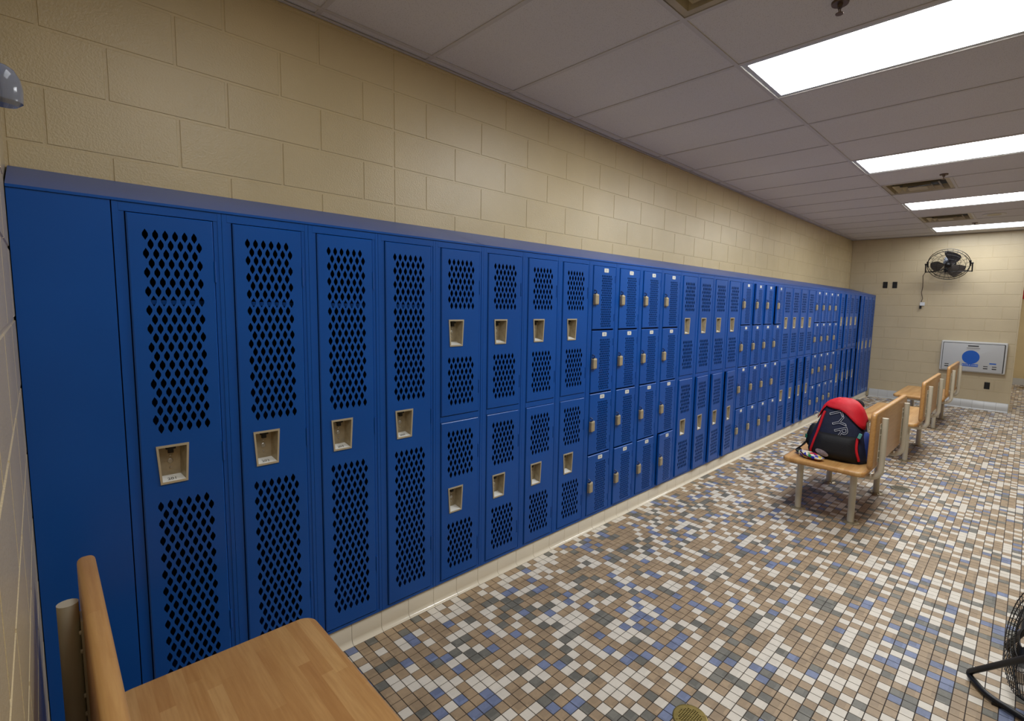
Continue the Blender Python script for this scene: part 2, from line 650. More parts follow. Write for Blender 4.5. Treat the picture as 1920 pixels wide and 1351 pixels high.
# passage beyond and closing walls
mb = MB()
mb.box(0.9, XMAX + 0.2, YFAR, YFAR + 0.2, 0, ZC + 0.12)
tag(mb.build('wall_far', 'wall_paint'), 'beige wall of the passage beyond the end wall', kind='structure')
mb = MB()
mb.box(0.7, 0.9, YE + 0.22, YFAR + 0.2, 0, ZC + 0.12)
tag(mb.build('wall_passage', 'wall_paint'), 'side wall of the passage beyond the end wall', kind='structure')
mb = MB()
mb.box(XMAX, XMAX + 0.2, YN - 0.2, YFAR + 0.2, 0, ZC + 0.12)
tag(mb.build('wall_right', 'wall_paint'), 'beige wall along the right side of the room', kind='structure')

# ---------------------------------------------------------------- floor with mosaic tiles
mb = MB()
mb.box(XW - 0.2, XMAX + 0.2, YN - 0.2, YFAR + 0.2, -0.1, -0.0016)
floor = tag(mb.build('floor', 'grout'), 'mosaic tile floor in tan, cream, grey and blue', kind='structure')
TM = ['tile_tan', 'tile_cream', 'tile_grey', 'tile_blue']
X0, Y0 = 0.016, 1.589
tg = 0.0021 / 2
def tile_geo(mb, x, y, mi):
    a, b, c, d = x + tg, x + TP - tg, y + tg, y + TP - tg
    e = 0.0009
    mb.add([(a, c, -0.003), (b, c, -0.003), (b, d, -0.003), (a, d, -0.003), (a + e, c + e, 0), (b - e, c + e, 0), (b - e, d - e, 0), (a + e, d - e, 0)],
           [(4, 5, 6, 7), (0, 1, 5, 4), (1, 2, 6, 5), (2, 3, 7, 6), (3, 0, 4, 7)], mi)
def project(p):
    d = Vector(p) - CAM
    z = d.dot(fw)
    if z < 0.05:
        return None
    return PPX + F_PX * d.dot(rt) / z, PPY - F_PX * d.dot(up) / z, z
DRAINS = [(1.327, 1.530, 0.064, 'brass'), (1.426, 5.29, 0.075, 'drain_steel'), (1.739, 9.03, 0.062, 'drain_steel')]
j0 = math.floor((YN - Y0) / TP)
cells = []
for i in range(0, int((3.1 - X0) / TP)):
    for j in range(j0, int((YE - Y0) / TP) + 1):
        x, y = X0 + i * TP, Y0 + j * TP
        t = rnd.random()
        mi = 0 if t < 0.485 else (1 if t < 0.775 else (2 if t < 0.905 else 3))
        q = project((x + TP / 2, y + TP / 2, 0))
        sc = -1.0
        if q and 0 <= q[0] < 1920 and 0 <= q[1] < 1351:
            # hidden under the near bench seat
            if not (0.36 < x < 1.5 and y < 0.95 and q[0] < 640 + (q[1] - 1195) * 0.85):
                sc = 1.0 / q[2] ** 3
        cells.append((sc, x, y, mi))
for i in range(int((1.0 - X0) / TP), int((4.6 - X0) / TP)):
    for j in range(int((YE - Y0) / TP) + 1, int((YFAR - Y0) / TP)):
        x, y = X0 + i * TP, Y0 + j * TP
        t = rnd.random()
        mi = 0 if t < 0.485 else (1 if t < 0.775 else (2 if t < 0.905 else 3))
        cells.append((-2.0, x, y, mi))
cells.sort(key=lambda c: -c[0])
tm = []
for k in range(4):
    mb = MB()
    tile_geo(mb, 0, 0, k)
    mb.mi = [0] * len(mb.mi)
    tm.append(mb.mesh('tile', TM[k]))
for sc, x, y, mi in cells[:300]:
    link('tile', tm[mi], floor, (x, y, 0))
mb = MB()
for sc, x, y, mi in cells[300:]:
    tile_geo(mb, x, y, mi)
tag(mb.build('mosaic_tiles', TM, floor), 'small square mosaic floor tiles', kind='stuff')

# ---------------------------------------------------------------- cove base tiles
def cove_profile(h, d, r):
    p = [(0.0, h), (d * 0.5, h), (d, h - 0.006)]
    for k in range(7):
        a = PI / 2 * k / 6
        p.append((d + r - r * math.cos(a), r - r * math.sin(a)))
    p.append((d + r, -0.004))
    p.append((0.0, -0.004))
    return p
def cove_mesh(L, h, mat):
    mb = MB()
    prof = cove_profile(h, 0.010, 0.022)
    g = 0.0009
    n = len(prof)
    vs = [(x, g, z) for x, z in prof] + [(x, L - g, z) for x, z in prof]
    fs = [(i, n + i, n + (i + 1) % n, (i + 1) % n) for i in range(n)]
    fs += [tuple(range(n)), tuple(range(2 * n - 1, n - 1, -1))]
    mb.add(vs, fs)
    return mb.mesh('base_tile', mat, smooth=True)
CB = 0.149
mb = MB()
mb.box(-0.44, -0.017, YN + 0.002, YE - 0.034, 0, ZB - 0.0005)
bl = tag(mb.build('baseboard_left', 'grout'), 'cream glazed cove tile base under the lockers', kind='structure')
cm = cove_mesh(CB, ZB - 0.001, 'base_glaze')
y = 0.7646 - 6 * CB
while y + CB < YE - 0.034:
    link('base_tile', cm, bl, (-0.017, y, 0))
    y += CB
mb = MB()
mb.box(0.02, XR - 0.012, YE - 0.004, YE - 0.0015, 0, 0.148)
be = tag(mb.build('baseboard_end', 'grout'), 'tile base along the end wall, greyed by light painted into its glaze', kind='structure')
cm2 = cove_mesh(0.1524, 0.15, 'base_glaze_baked_light')
x = XR - 0.0125
while x - 0.1524 > -0.05:
    link('base_tile', cm2, be, (x - 0.1524, YE - 0.004, 0), (0, 0, -PI / 2))
    x -= 0.1524
mb = MB()
mb.box(0.9, XMAX, YFAR - 0.012, YFAR, 0, 0.15)
tag(mb.build('baseboard_far', 'base_glaze_baked_light'), 'pale tile base along the far passage wall', kind='structure')

# ---------------------------------------------------------------- ceiling
mb = MB()
mb.box(XW - 0.2, XMAX + 0.2, YN - 0.2, YFAR + 0.2, ZC + 0.14, ZC + 0.2)
ceiling = tag(mb.build('ceiling', 'ceiling_tile'), 'suspended ceiling of pale speckled panels in a white grid', kind='structure')
GX = [XW] + [XA + 2 * ST * k for k in range(0, 5)] + [XMAX]
ky0 = math.ceil((YN - YT) / ST)
GY = [YN] + [YT + ST * k for k in range(ky0, 60) if YT + ST * k < YE - 0.06] + [YE]
LIGHTS = [(2, YT + ST * k) for k in (-1, 3, 7, 11, 15)]
LX0 = XA + 2 * ST
VENTS = [YT + ST * k for k in (1, 9, 13)]
tcache = {}
def ctile(x0, x1, y0, y1):
    key = (round(x1 - x0, 3), round(y1 - y0, 3))
    if key not in tcache:
        mb = MB()
        g = 0.004
        mb.box(g, x1 - x0 - g, g, y1 - y0 - g, 0.004, 0.02)
        tcache[key] = mb.mesh('ceiling_panel', 'ceiling_tile')
    link('ceiling_panel', tcache[key], ceiling, (x0, y0, ZC))
for xi in range(len(GX) - 1):
    for yi in range(len(GY) - 1):
        x0, x1, y0, y1 = GX[xi], GX[xi + 1], GY[yi], GY[yi + 1]
        if xi == 2 and any(abs(y0 - ly) < 0.05 for _, ly in LIGHTS):
            continue
        if xi == 2 and any(abs(y0 - vy) < 0.05 for vy in VENTS):
            ctile(x0 + ST, x1, y0, y1)
            continue
        ctile(x0, x1, y0, y1)
# passage ceiling is plain
mb = MB()
mb.box(0.9, XMAX, YE + 0.0, YFAR, ZC + 0.004, ZC + 0.02)
mb.build('passage_ceiling_panel', 'ceiling_tile', ceiling)
bw = 0.012
for x in GX[1:-1]:
    mb = MB()
    mb.box(-bw, bw, YN, YE, -0.001, 0.003)
    mb.box(-0.002, 0.002, YN, YE, 0.003, 0.03)
    mb.build('grid_bar', 'grid_white', ceiling, (x, 0, ZC))
xbars = {}
for yy in GY[1:-1]:
    for xi in range(len(GX) - 1):
        L = GX[xi + 1] - GX[xi] - 2 * bw
        k = round(L, 3)
        if k not in xbars:
            mb = MB()
            mb.box(0, L, -bw, bw, -0.0005, 0.0032)
            mb.box(0, L, -0.002, 0.002, 0.0032, 0.03)
            xbars[k] = mb.mesh('cross_bar', 'grid_white')
        link('cross_bar', xbars[k], ceiling, (GX[xi] + bw, yy, ZC))
mb = MB()
for vy in VENTS:
    mb.box(LX0 + ST - bw, LX0 + ST + bw, vy, vy + ST, -0.0006, 0.003)
mb.build('cross_bar', 'grid_white', ceiling, (0, 0, ZC))
mb = MB()
mb.box(XW, XW + 0.02, YN, YE, -0.0035, -0.0012)
mb.build('wall_angle', 'grid_white', ceiling, (0, 0, ZC))
mb = MB()
mb.box(XW + 0.02, XMAX, YE - 0.02, YE, -0.0035, -0.0012)
mb.build('wall_angle', 'grid_white', ceiling, (0, 0, ZC))

# ================================================================== CEILING FITTINGS
def make_light(name, x0, y0, wx, wy, lens='lamp_lens', drop=0.0):
    r = empty(name, (x0 + wx / 2, y0 + wy / 2, ZC - drop))
    hx, hy = wx / 2 - 0.014, wy / 2 - 0.014
    fr = 0.028
    mb = MB()
    for (a, b, c, d) in ((-hx, hx, -hy, -hy + fr), (-hx, hx, hy - fr, hy), (-hx, -hx + fr, -hy + fr, hy - fr), (hx - fr, hx, -hy + fr, hy - fr)):
        mb.box(a, b, c, d, 0.0035, 0.03)
    mb.build('lamp_frame', 'lamp_frame', r)
    mb = MB()
    mb.box(-hx, hx, -hy, hy, 0.06, 0.1)
    mb.build('housing', 'lamp_frame', r)
    mb = MB()
    ix, iy = hx - fr, hy - fr
    mb.add([(-ix, -iy, 0.012), (ix, -iy, 0.012), (ix, iy, 0.012), (-ix, iy, 0.012)], [(3, 2, 1, 0)])
    mb.build('diffuser', lens, r)
    return r
names = ['lit ceiling light panel directly above the near bench', 'largest lit ceiling light panel in view, nearest the camera',
         'second lit ceiling light panel, just before the first air vent', 'third lit ceiling light panel, between the two air vents',
         'farthest lit ceiling light panel, close to the end wall']
for (xi, ly), nm, ln in zip(LIGHTS, names, ('lamp_lens_dimmed_near', 'lamp_lens', 'lamp_lens', 'lamp_lens', 'lamp_lens_dimmed_end')):
    tag(make_light('ceiling_light', LX0, ly, 2 * ST, ST, ln), nm, 'ceiling light', 'lit panels in the ceiling')
tag(make_light('ceiling_light', 2.6, 13.2, 2 * ST, ST, 'lamp_lens', 0.1), 'unseen ceiling light panel added to light the passage beyond the end wall', 'ceiling light', 'lit panels in the ceiling')  # added lamp out of view, brightens the passage

def make_vent(y0, label):
    h = ST / 2 - 0.014
    r = empty('air_vent', (LX0 + ST / 2, y0 + ST / 2, ZC))
    def ring(mb, o, i, zo, zi, t=0.002):
        mb.add([(-o, -o, zo), (o, -o, zo), (o, o, zo), (-o, o, zo), (-i, -i, zi), (i, -i, zi), (i, i, zi), (-i, i, zi)],
               [(4, 5, 1, 0), (5, 6, 2, 1), (6, 7, 3, 2), (7, 4, 0, 3)])
        mb.add([(-o, -o, zo + t), (o, -o, zo + t), (o, o, zo + t), (-o, o, zo + t), (-i, -i, zi + t), (i, -i, zi + t), (i, i, zi + t), (-i, i, zi + t)],
               [(0, 1, 5, 4), (1, 2, 6, 5), (2, 3, 7, 6), (3, 0, 4, 7)])
    mb = MB(); ring(mb, h, h - 0.035, 0.0035, 0.0035); ring(mb, h - 0.035, h - 0.05, 0.0035, 0.055)
    mb.build('vent_frame', 'vent_beige', r)
    mb = MB(); ring(mb, h - 0.085, h - 0.120, -0.004, 0.03)
    mb.build('vent_cone', 'vent_beige', r)
    mb = MB(); ring(mb, h - 0.155, h - 0.185, -0.010, 0.025)
    mb.build('vent_cone', 'vent_beige', r)
    mb = MB(); slab(mb, rrect(-0.085, 0.085, -0.085, 0.085, 0.02), 2, -0.016, -0.010, 0.002)
    mb.build('vent_plaque', 'vent_beige', r)
    mb = MB(); mb.box(-h, h, -h, h, 0.06, 0.10)
    mb.build('vent_box', 'dark_slot', r)
    return tag(r, label, 'air vent', 'square ceiling air vents')
make_vent(VENTS[0], 'beige square ceiling vent at the top edge, nearest the camera')
make_vent(VENTS[1], 'dusty square ceiling vent beside the second light panel')
make_vent(VENTS[2], 'dusty square ceiling vent farther back, near the round speaker grille')

def make_sprinkler(x, y, label):
    r = empty('sprinkler_head', (x, y, ZC))
    mb = MB(); mb.lathe([(0.0, -0.006), (0.034, -0.006), (0.036, 0.0), (0.036, 0.004)], 20)
    mb.build('escutcheon', 'sprinkler_brass', r, smooth=True)
    mb = MB(); mb.lathe([(0.010, -0.022), (0.012, -0.004)], 12); mb.lathe([(0.016, -0.048), (0.017, -0.045)], 12)
    for s in (-1, 1):
        mb.tube([(0, s * 0.009, -0.020), (0, s * 0.014, -0.033), (0, s * 0.003, -0.045)], 0.0025, 6)
    mb.build('sprinkler_nozzle', 'sprinkler_brass', r, smooth=True)
    tag(r, label, 'sprinkler', 'ceiling sprinklers')
make_sprinkler(1.418, 2.40, 'small sprinkler head in front of the largest light panel')
make_sprinkler(1.407, 6.165, 'small sprinkler head between the second light panel and vent')
make_sprinkler(1.414, 9.78, 'small sprinkler head in front of the farthest light panel')
r = empty('ceiling_speaker', (1.66, 9.08, ZC))
mb = MB(); mb.lathe([(0.0, 0.0), (0.10, -0.001), (0.108, -0.004), (0.125, -0.004), (0.13, 0.004)], 32)
mb.build('speaker_ring', 'grid_white', r, smooth=True)
mb = MB(); mb.lathe([(0.0, -0.006), (0.075, -0.004), (0.078, -0.001)], 32)
mb.build('speaker_grille', 'vent_beige', r, smooth=True)
tag(r, 'round flush speaker grille in the ceiling before the last light', 'speaker')

# ================================================================== LOCKERS
DY0, DY1 = 0.034, 0.276
HP, RP = 0.0274, 0.0318
def hexhole(cy, cz, hw, hh):
    k = 0.24
    return [(cy, cz - hh), (cy + hw, cz - hh * k), (cy + hw, cz + hh * k), (cy, cz + hh), (cy - hw, cz + hh * k), (cy - hw, cz - hh * k)]
def hole_field(y_first, z_first, ncol, nrow, s=1.0):
    out = []
    for r_ in range(nrow):
        for c in range(ncol):
            out.append(hexhole(y_first + (c + (0.5 if r_ % 2 else 0)) * HP * s, z_first - r_ * RP * s, 0.0080 * s, 0.0190 * s))
    return out
PK = (0.077, 0.171, 0.085, 0.163)      # pocket y: top-left, top-right, bottom-left, bottom-right
PH = 0.138
def pocket_loop(zt):
    return [(PK[2], zt - PH), (PK[3], zt - PH), (PK[1], zt), (PK[0], zt)]
def door_mesh(name, h, holes, pocket_z=None):
    """door local: hinge line at y=0, face towards +x, opens around its right side; z from 0..h"""
    mb = MB()
    off = -DY1
    hs = [[(a + off, b) for a, b in q] for q in holes]
    if pocket_z is not None:
        hs.append([(a + off, b) for a, b in pocket_loop(pocket_z)])
    w0, w1 = DY0 + off, 0.0
    bv = 0.0035
    outer = [(w0 + bv, bv), (w1 - bv, bv), (w1 - bv, h - bv), (w0 + bv, h - bv)]
    sheet_with_holes(outer, hs, 0.003, 0.0014, mb)
    # rolled edge and return flange
    o2 = [(w0, 0), (w1, 0), (w1, h), (w0, h)]
    vs = [(0.003, a, b) for a, b in outer] + [(0.0, a, b) for a, b in o2] + [(-0.014, a, b) for a, b in o2]
    fs = []
    for i in range(4):
        j = (i + 1) % 4
        fs.append((i, 4 + i, 4 + j, j))
        fs.append((4 + i, 8 + i, 8 + j, 4 + j))
    mb.add(vs, fs)
    return mb.mesh(name, 'locker_blue')
H1 = 1.887 - 0.119
single_door = door_mesh('door', H1,
    hole_field(0.081, 1.820 - 0.119, 6, 22) + hole_field(0.081, 0.871 - 0.119, 6, 22), 1.089 - 0.119)
H2 = 0.866
double_door = door_mesh('door', H2, hole_field(0.081, H2 - 0.066, 6, 8) + hole_field(0.081, H2 - 0.574, 6, 8), H2 - 0.361)
H4 = 0.434
quad_door = door_mesh('door', H4, hole_field(0.128, H4 - 0.066, 8, 22, 0.52))

def pocket_mesh(number=None):
    mb = MB()    # local: y centre 0, top z=0, face x=0
    yc = (PK[0] + PK[1]) / 2
    t0, t1, b0, b1 = PK[0] - yc, PK[1] - yc, PK[2] - yc, PK[3] - yc
    o = [(b0 - 0.001, -PH - 0.001), (b1 + 0.001, -PH - 0.001), (t1 + 0.001, 0.001), (t0 - 0.001, 0.001)]
    q = [(b0 + 0.005, -PH + 0.007), (b1 - 0.005, -PH + 0.007), (t1 - 0.006, -0.007), (t0 + 0.006, -0.007)]
    bk = [(b0 + 0.008, -PH + 0.020), (b1 - 0.014, -PH + 0.020), (t1 - 0.020, -0.010), (t0 + 0.010, -0.010)]
    D = -0.036
    vs = [(0.0, a, b) for a, b in o] + [(0.0035, a, b) for a, b in o] + [(0.0035, a, b) for a, b in q] + [(D, a, b) for a, b in bk]
    fr, wl = [], []
    for i in range(4):
        j = (i + 1) % 4
        fr.append((i, j, 4 + j, 4 + i))
        fr.append((4 + i, 4 + j, 8 + j, 8 + i))
        wl.append((8 + i, 8 + j, 12 + j, 12 + i))
    mb.add(vs, fr, 1)
    mb.add(vs, wl[1:] , 0)
    mb.add(vs, [wl[0]], 3)
    mb.add(vs, [(12, 13, 14, 15)], 0)
    # latch slot, keyhole button, screw
    mb.box(D, D + 0.010, -0.010, 0.006, -0.036, -0.012, 2)
    mb.box(D, D + 0.016, -0.016, 0.012, -0.020, -0.011, 2)
    mx = Matrix.Translation((D, -0.004, 0)) @ Matrix.Rotation(PI / 2, 4, 'Y')
    for z, rr in ((-0.046, 0.0035), (-0.066, 0.0085), (-0.090, 0.0035)):
        m = Matrix.Translation((D, -0.004, z)) @ Matrix.Rotation(PI / 2, 4, 'Y')
        mb.lathe([(rr, 0.0), (rr, 0.002), (rr * 0.8, 0.0032), (0.0, 0.0032)], 12, 4, m)
    if number:
        vs, fs = text_geo(number, 0.019)
        # lies on the sloping floor of the pocket, readable from the room
        za, zb_ = -PH + 0.0075, -PH + 0.020
        out = []
        for (x, y, z) in vs:
            t = (y + 0.008) / 0.03
            t = 0.35 + 0.5 * (y / 0.019)
            xx = 0.0035 + (D - 0.0035) * t
            zz = za + (zb_ - za) * t + 0.0007
            out.append((xx, x - 0.004, zz))
        mb.add(out, fs, 5)
    return mb.mesh('latch_pocket', ['pocket_metal', 'pocket_rim', 'dark_slot', 'number_plate', 'steel_bright', 'ink'], smooth=False)
pocket_plain = pocket_mesh()
def hinge_mesh(h):
    mb = MB()
    mb.tube([(0.002, 0.0025, 0), (0.002, 0.0025, h)], 0.0035, 8)
    return mb.mesh('hinge', 'locker_blue', smooth=True)
hinge_l, hinge_s = hinge_mesh(0.075), hinge_mesh(0.05)
def plate_mesh(num=None):
    mb = MB()
    slab(mb, rrect(-0.025, 0.025, -0.0140, 0.0140, 0.006, 3), 0, 0.0, 0.0018, 0.0006, 0, 2)
    if num:
        vs, fs = text_geo(num, 0.017)
        mb.add([(0.0021, x, y) for x, y, z in vs], fs, 1)
    return mb.mesh('number_plate', ['number_plate', 'ink'])
plate_blank = plate_mesh()
def latch_mesh():
    mb = MB()       # local: y 0 at the left edge of the door, z 0 at the middle
    mb.box(0.003, 0.0045, 0.002, 0.058, -0.036, 0.036, 0)
    slab(mb, rrect(0.002, 0.041, -0.034, 0.034, 0.006, 3), 0, 0.004, 0.024, 0.005, 0, 2)
    mb.frustum((0.041, 0.056, -0.034, 0.034), (0.044, 0.052, -0.031, 0.031), 0, 0.004, 0.012, 1)
    for z in (-0.038, 0.034):
        mb.box(0.003, 0.016, 0.013, 0.030, z, z + 0.006, 1)
    # blue lift hook above the latch
    mb.tube([(0.004, 0.014, 0.036), (0.018, 0.016, 0.044), (0.018, 0.016, 0.056), (0.004, 0.010, 0.064)], 0.0042, 8, 2)
    return mb.mesh('latch_handle', ['latch_metal', 'pocket_rim', 'hook_blue'])
latch_me = latch_mesh()

def body_mesh(kind):
    mb = MB()
    h = ZT - ZB
    t = 0.0012
    a, b = 0.0006, W - 0.0006
    dp = 0.44
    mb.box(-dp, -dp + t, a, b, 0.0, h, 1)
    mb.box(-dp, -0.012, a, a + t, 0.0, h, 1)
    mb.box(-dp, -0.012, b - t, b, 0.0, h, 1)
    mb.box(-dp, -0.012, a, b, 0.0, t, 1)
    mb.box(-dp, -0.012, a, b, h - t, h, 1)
    z0, z1 = 0.119 - ZB - 0.003, 1.887 - ZB + 0.003
    # front frame: outer face and a slightly set-back inner lip that carries the door
    mb.box(-0.014, 0.0, a, 0.016, 0, h)
    mb.box(-0.014, -0.0022, 0.0168, DY0 - 0.0035, 0, h)
    mb.box(-0.014, -0.0012, 0.0160, 0.0168, 0, h)
    mb.box(-0.014, 0.0, 0.292, b, 0, h)
    mb.box(-0.014, -0.0022, DY1 + 0.0025, 0.2912, 0, h)
    mb.box(-0.014, -0.0012, 0.2912, 0.2920, 0, h)
    mb.box(-0.014, -0.0004, 0.0168, 0.2912, z1, h)
    mb.box(-0.014, -0.0004, 0.0168, 0.2912, 0, z0)
    if kind == 'double':
        mb.box(-0.014, -0.0004, DY0 - 0.0035, DY1 + 0.0025, 0.985 - ZB + 0.003, 1.021 - ZB - 0.003)
        mb.box(-dp + 0.002, -0.015, a + t, b - t, 1.0 - ZB, 1.002 - ZB, 1)
    if kind == 'quad':
        for k in (1, 2, 3):
            z = 0.119 - ZB + k * 0.442 - 0.006
            mb.box(-dp + 0.002, -0.016, a + t, b - t, z, z + 0.002, 1)
    if kind == 'single':
        mb.box(-dp + 0.002, -0.03, a + t, b - t, 1.585 - ZB, 1.60 - ZB, 0)
    # strip added behind the latch side, coloured dark to stand for gap shade
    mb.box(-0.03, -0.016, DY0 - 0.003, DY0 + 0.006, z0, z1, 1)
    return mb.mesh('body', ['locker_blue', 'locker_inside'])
bodies = {k: body_mesh(k) for k in ('single', 'double', 'quad')}
ORD = ['first', 'second', 'third', 'fourth']
GRP = ['single', 'double', 'quad', 'double', 'quad', 'double', 'quad', 'double', 'single']
BLOCKTXT = {0: 'full-height blue locker, {} from the plain filler panel',
            1: 'two-door blue locker, {} from the near full-height lockers',
            2: 'four-door blue locker with numbered plates, {} of the nearest four-door block',
            3: 'two-door blue locker, {} of the second two-door block, just past the nearest four-door block',
            4: 'four-door blue locker, {} of the middle four-door block along the row',
            5: 'two-door blue locker, {} of the third two-door block along the row',
            6: 'four-door blue locker, {} of the farthest four-door block',
            7: 'two-door blue locker, {} of the farthest two-door block',
            8: 'full-height blue locker, {} of the four nearest the end wall'}
AJAR = {(12, 0): 1.5, (13, 0): 4.0, (14, 0): 4.5, (15, 0): 5.5, (11, 0): 4.0, (9, 0): 1.0, (17, 3): 4.0, (18, 3): 3.0, (19, 3): 6.0, (16, 0): 1.2,
        (21, 0): 3.0, (22, 0): 6.0, (23, 0): 6.0, (20, 0): 1.0, (28, 1): 3.0, (29, 0): 5.5, (30, 0): 5.5, (31, 0): 6.0, (29, 1): 5.0, (28, 0): 2.0, (32, 0): 7.0, (33, 0): 2.0,
        (25, 0): 2.5, (26, 0): 1.5, (24, 1): 1.5, (27, 2): 2.0}
QNUM = {8: 21, 9: 17, 10: 13, 11: 9}
for i in range(36):
    g, k = divmod(i, 4)
    kind = GRP[g]
    root = empty('locker', (0, i * W, ZB))
    link('body', bodies[kind], root)
    if kind == 'single':
        spec = [(0.119, H1, single_door)]
    elif kind == 'double':
        spec = [(0.119, H2, double_door), (1.021, H2, double_door)]
    else:
        spec = [(0.119 + q * 0.4447, H4, quad_door) for q in range(4)]
    for d, (z, h, me) in enumerate(spec):
        ang = math.radians(AJAR.get((i, d), rnd.choice([0, 0, 0.15, 0.3, 0.5])))
        do = link('door', me, root, (0.0, DY1, z - ZB), (0, 0, ang))
        if kind == 'single':
            pm = pocket_mesh(str(201 + i)) if i < 4 else pocket_plain
            link('latch_pocket', pm, do, (0.003, (PK[0] + PK[1]) / 2 - DY1, 1.089 - 0.119))
            for hz in (0.20, 0.88, 1.55):
                link('hinge', hinge_l, do, (0, 0, hz))
        elif kind == 'double':
            link('latch_pocket', pocket_plain, do, (0.003, (PK[0] + PK[1]) / 2 - DY1, H2 - 0.361))
            for hz in (0.10, 0.64):
                link('hinge', hinge_l, do, (0, 0, hz))
        else:
            tier = 3 - d
            pl = plate_mesh(str(QNUM[i] + tier)) if i in QNUM else plate_blank
            link('number_plate', pl, do, (0.003, 0.170 - DY1, H4 - 0.026))
            link('latch_handle', latch_me, do, (0.0, DY0 - DY1, H4 - 0.228))
            for hz in (0.055, 0.325):
                link('hinge', hinge_s, do, (0, 0, hz))
    pos = ORD[k]
    if g in (4, 5, 6, 7, 8):
        pos = pos + ' from its left' if g != 8 else pos + ' from the left'
    tag(root, BLOCKTXT[g].format(pos), 'locker', 'blue lockers along the wall')

# filler panel between the near wall and the first locker
mb = MB()
mb.box(-0.44, 0.0, 0.0, 0.228, 0.0, ZT - ZB)
fp = mb.build('filler_panel', 'locker_blue', None, (0, YN + 0.002, ZB))
tag(fp, 'plain dark blue filler panel between the near wall and first locker', 'panel')

# sloping top
r = empty('sloped_locker_top', (0, YN, ZT))
cuts = [YN + 0.001, 5 * W, 11 * W, 17 * W, 23 * W, 29 * W, YE - 0.016]
for a, b in zip(cuts[:-1], cuts[1:]):
    mb = MB()
    g = 0.0006
    L = b - a
    t = 0.0016
    z1 = 2.058 - ZT
    prof = [(0.004, 0.0005), (0.004, 0.009), (XW + 0.004, z1), (XW + 0.004, 0.0005)]
    vs = [(x, g, z) for x, z in prof] + [(x, L - g, z) for x, z in prof]
    mb.add(vs, [(1, 5, 6, 2), (0, 4, 5, 1), (2, 6, 7, 3), (3, 7, 4, 0), (0, 1, 2, 3), (7, 6, 5, 4)])
    if b < 10:
        # overlapping joint strip
        s = 0.012
        mb.add([(0.0052, L - s, 0.0098), (0.0052, L + s, 0.0098), (XW + 0.02, L + s, z1 - 0.004), (XW + 0.02, L - s, z1 - 0.004)], [(0, 1, 2, 3)])
    mb.build('top_panel', 'locker_blue', r, (0, a - YN, 0))
tag(r, 'long blue sloping sheet-metal top running above all the lockers', 'locker top')

# ================================================================== BENCHES
def make_bench():
    r = empty('bench')
    mb = MB(); slab(mb, rrect(-0.29, 0.29, -0.61, 0.61, 0.055, 6), 2, 0.408, 0.448, 0.016, 0, 4)
    mb.build('seat', 'maple', r, smooth=True)
    mb = MB()
    slab(mb, [(a, b) for a, b in rrect(-0.61, 0.61, 0.475, 0.90, 0.04, 5)], 0, 0.292, 0.330, 0.014, 0, 4)
    mb.build('backrest', 'maple', r, smooth=True)
    leg = MB(); leg.tube([(0, 0, 0.004), (0, 0, 0.404)], 0.024, 18)
    leg_me = leg.mesh('leg', 'bench_enamel', smooth=True)
    pl = MB(); pl.lathe([(0.0, 0.008), (0.03, 0.009), (0.055, 0.007), (0.060, 0.003), (0.060, 0.0005)], 24)
    for k in range(4):
        a = PI / 4 + k * PI / 2
        pl.lathe([(0.0, 0.014), (0.006, 0.013), (0.007, 0.006)], 8, 0, Matrix.Translation((0.044 * math.cos(a), 0.044 * math.sin(a), 0)))
    pl_me = pl.mesh('floor_plate', 'floor_plate', smooth=True)
    for sx in (-0.19, 0.19):
        for sy in (-0.44, 0.44):
            l = link('leg', leg_me, r, (sx, sy, 0))
            link('floor_plate', pl_me, l)
    for sy in (-0.44, 0.44):
        mb = MB()
        pts = [(-0.22, 0, 0.386), (0.28, 0, 0.386)]
        for k in range(1, 8):
            a = PI / 2 * k / 8
            pts.append((0.28 + 0.075 * math.sin(a), 0, 0.461 - 0.075 * math.cos(a)))
        pts += [(0.355, 0, 0.47), (0.355, 0, 0.845)]
        mb.tube(pts, 0.021, 14)
        arm = mb.build('support_arm', 'bench_enamel', r, (0, sy, 0), smooth=True)
        mb = MB()
        mb.box(0.330, 0.3345, -0.03, 0.03, 0.52, 0.80)
        for z in (0.55, 0.60, 0.72, 0.77):
            for s in (-0.026, 0.026):
                mb.lathe([(0.006, 0.0), (0.005, 0.004), (0.0, 0.004)], 8, 0, Matrix.Translation((0.3345, s, z)) @ Matrix.Rotation(PI / 2, 4, 'Y'))
        mb.build('back_bracket', 'bench_enamel', arm)
    return r
b0 = make_bench()
b0.location = (1.10, 4.55, 0)
tag(b0, 'maple bench with backrest carrying the backpack', 'bench', 'maple benches with backrests')
for loc, rz, lb in (((1.10, 6.84, 0), 0, 'empty maple bench directly behind the one with the backpack'),
                    ((1.10, 9.02, 0), 0, 'farthest maple bench, nearest the end wall'),
                    ((0.93, 0.18, 0), -PI / 2, 'large maple bench in the near left corner against the wall')):
    b = copy_tree(b0)
    b.location = loc
    b.rotation_euler = (0, 0, rz)
    tag(b, lb)

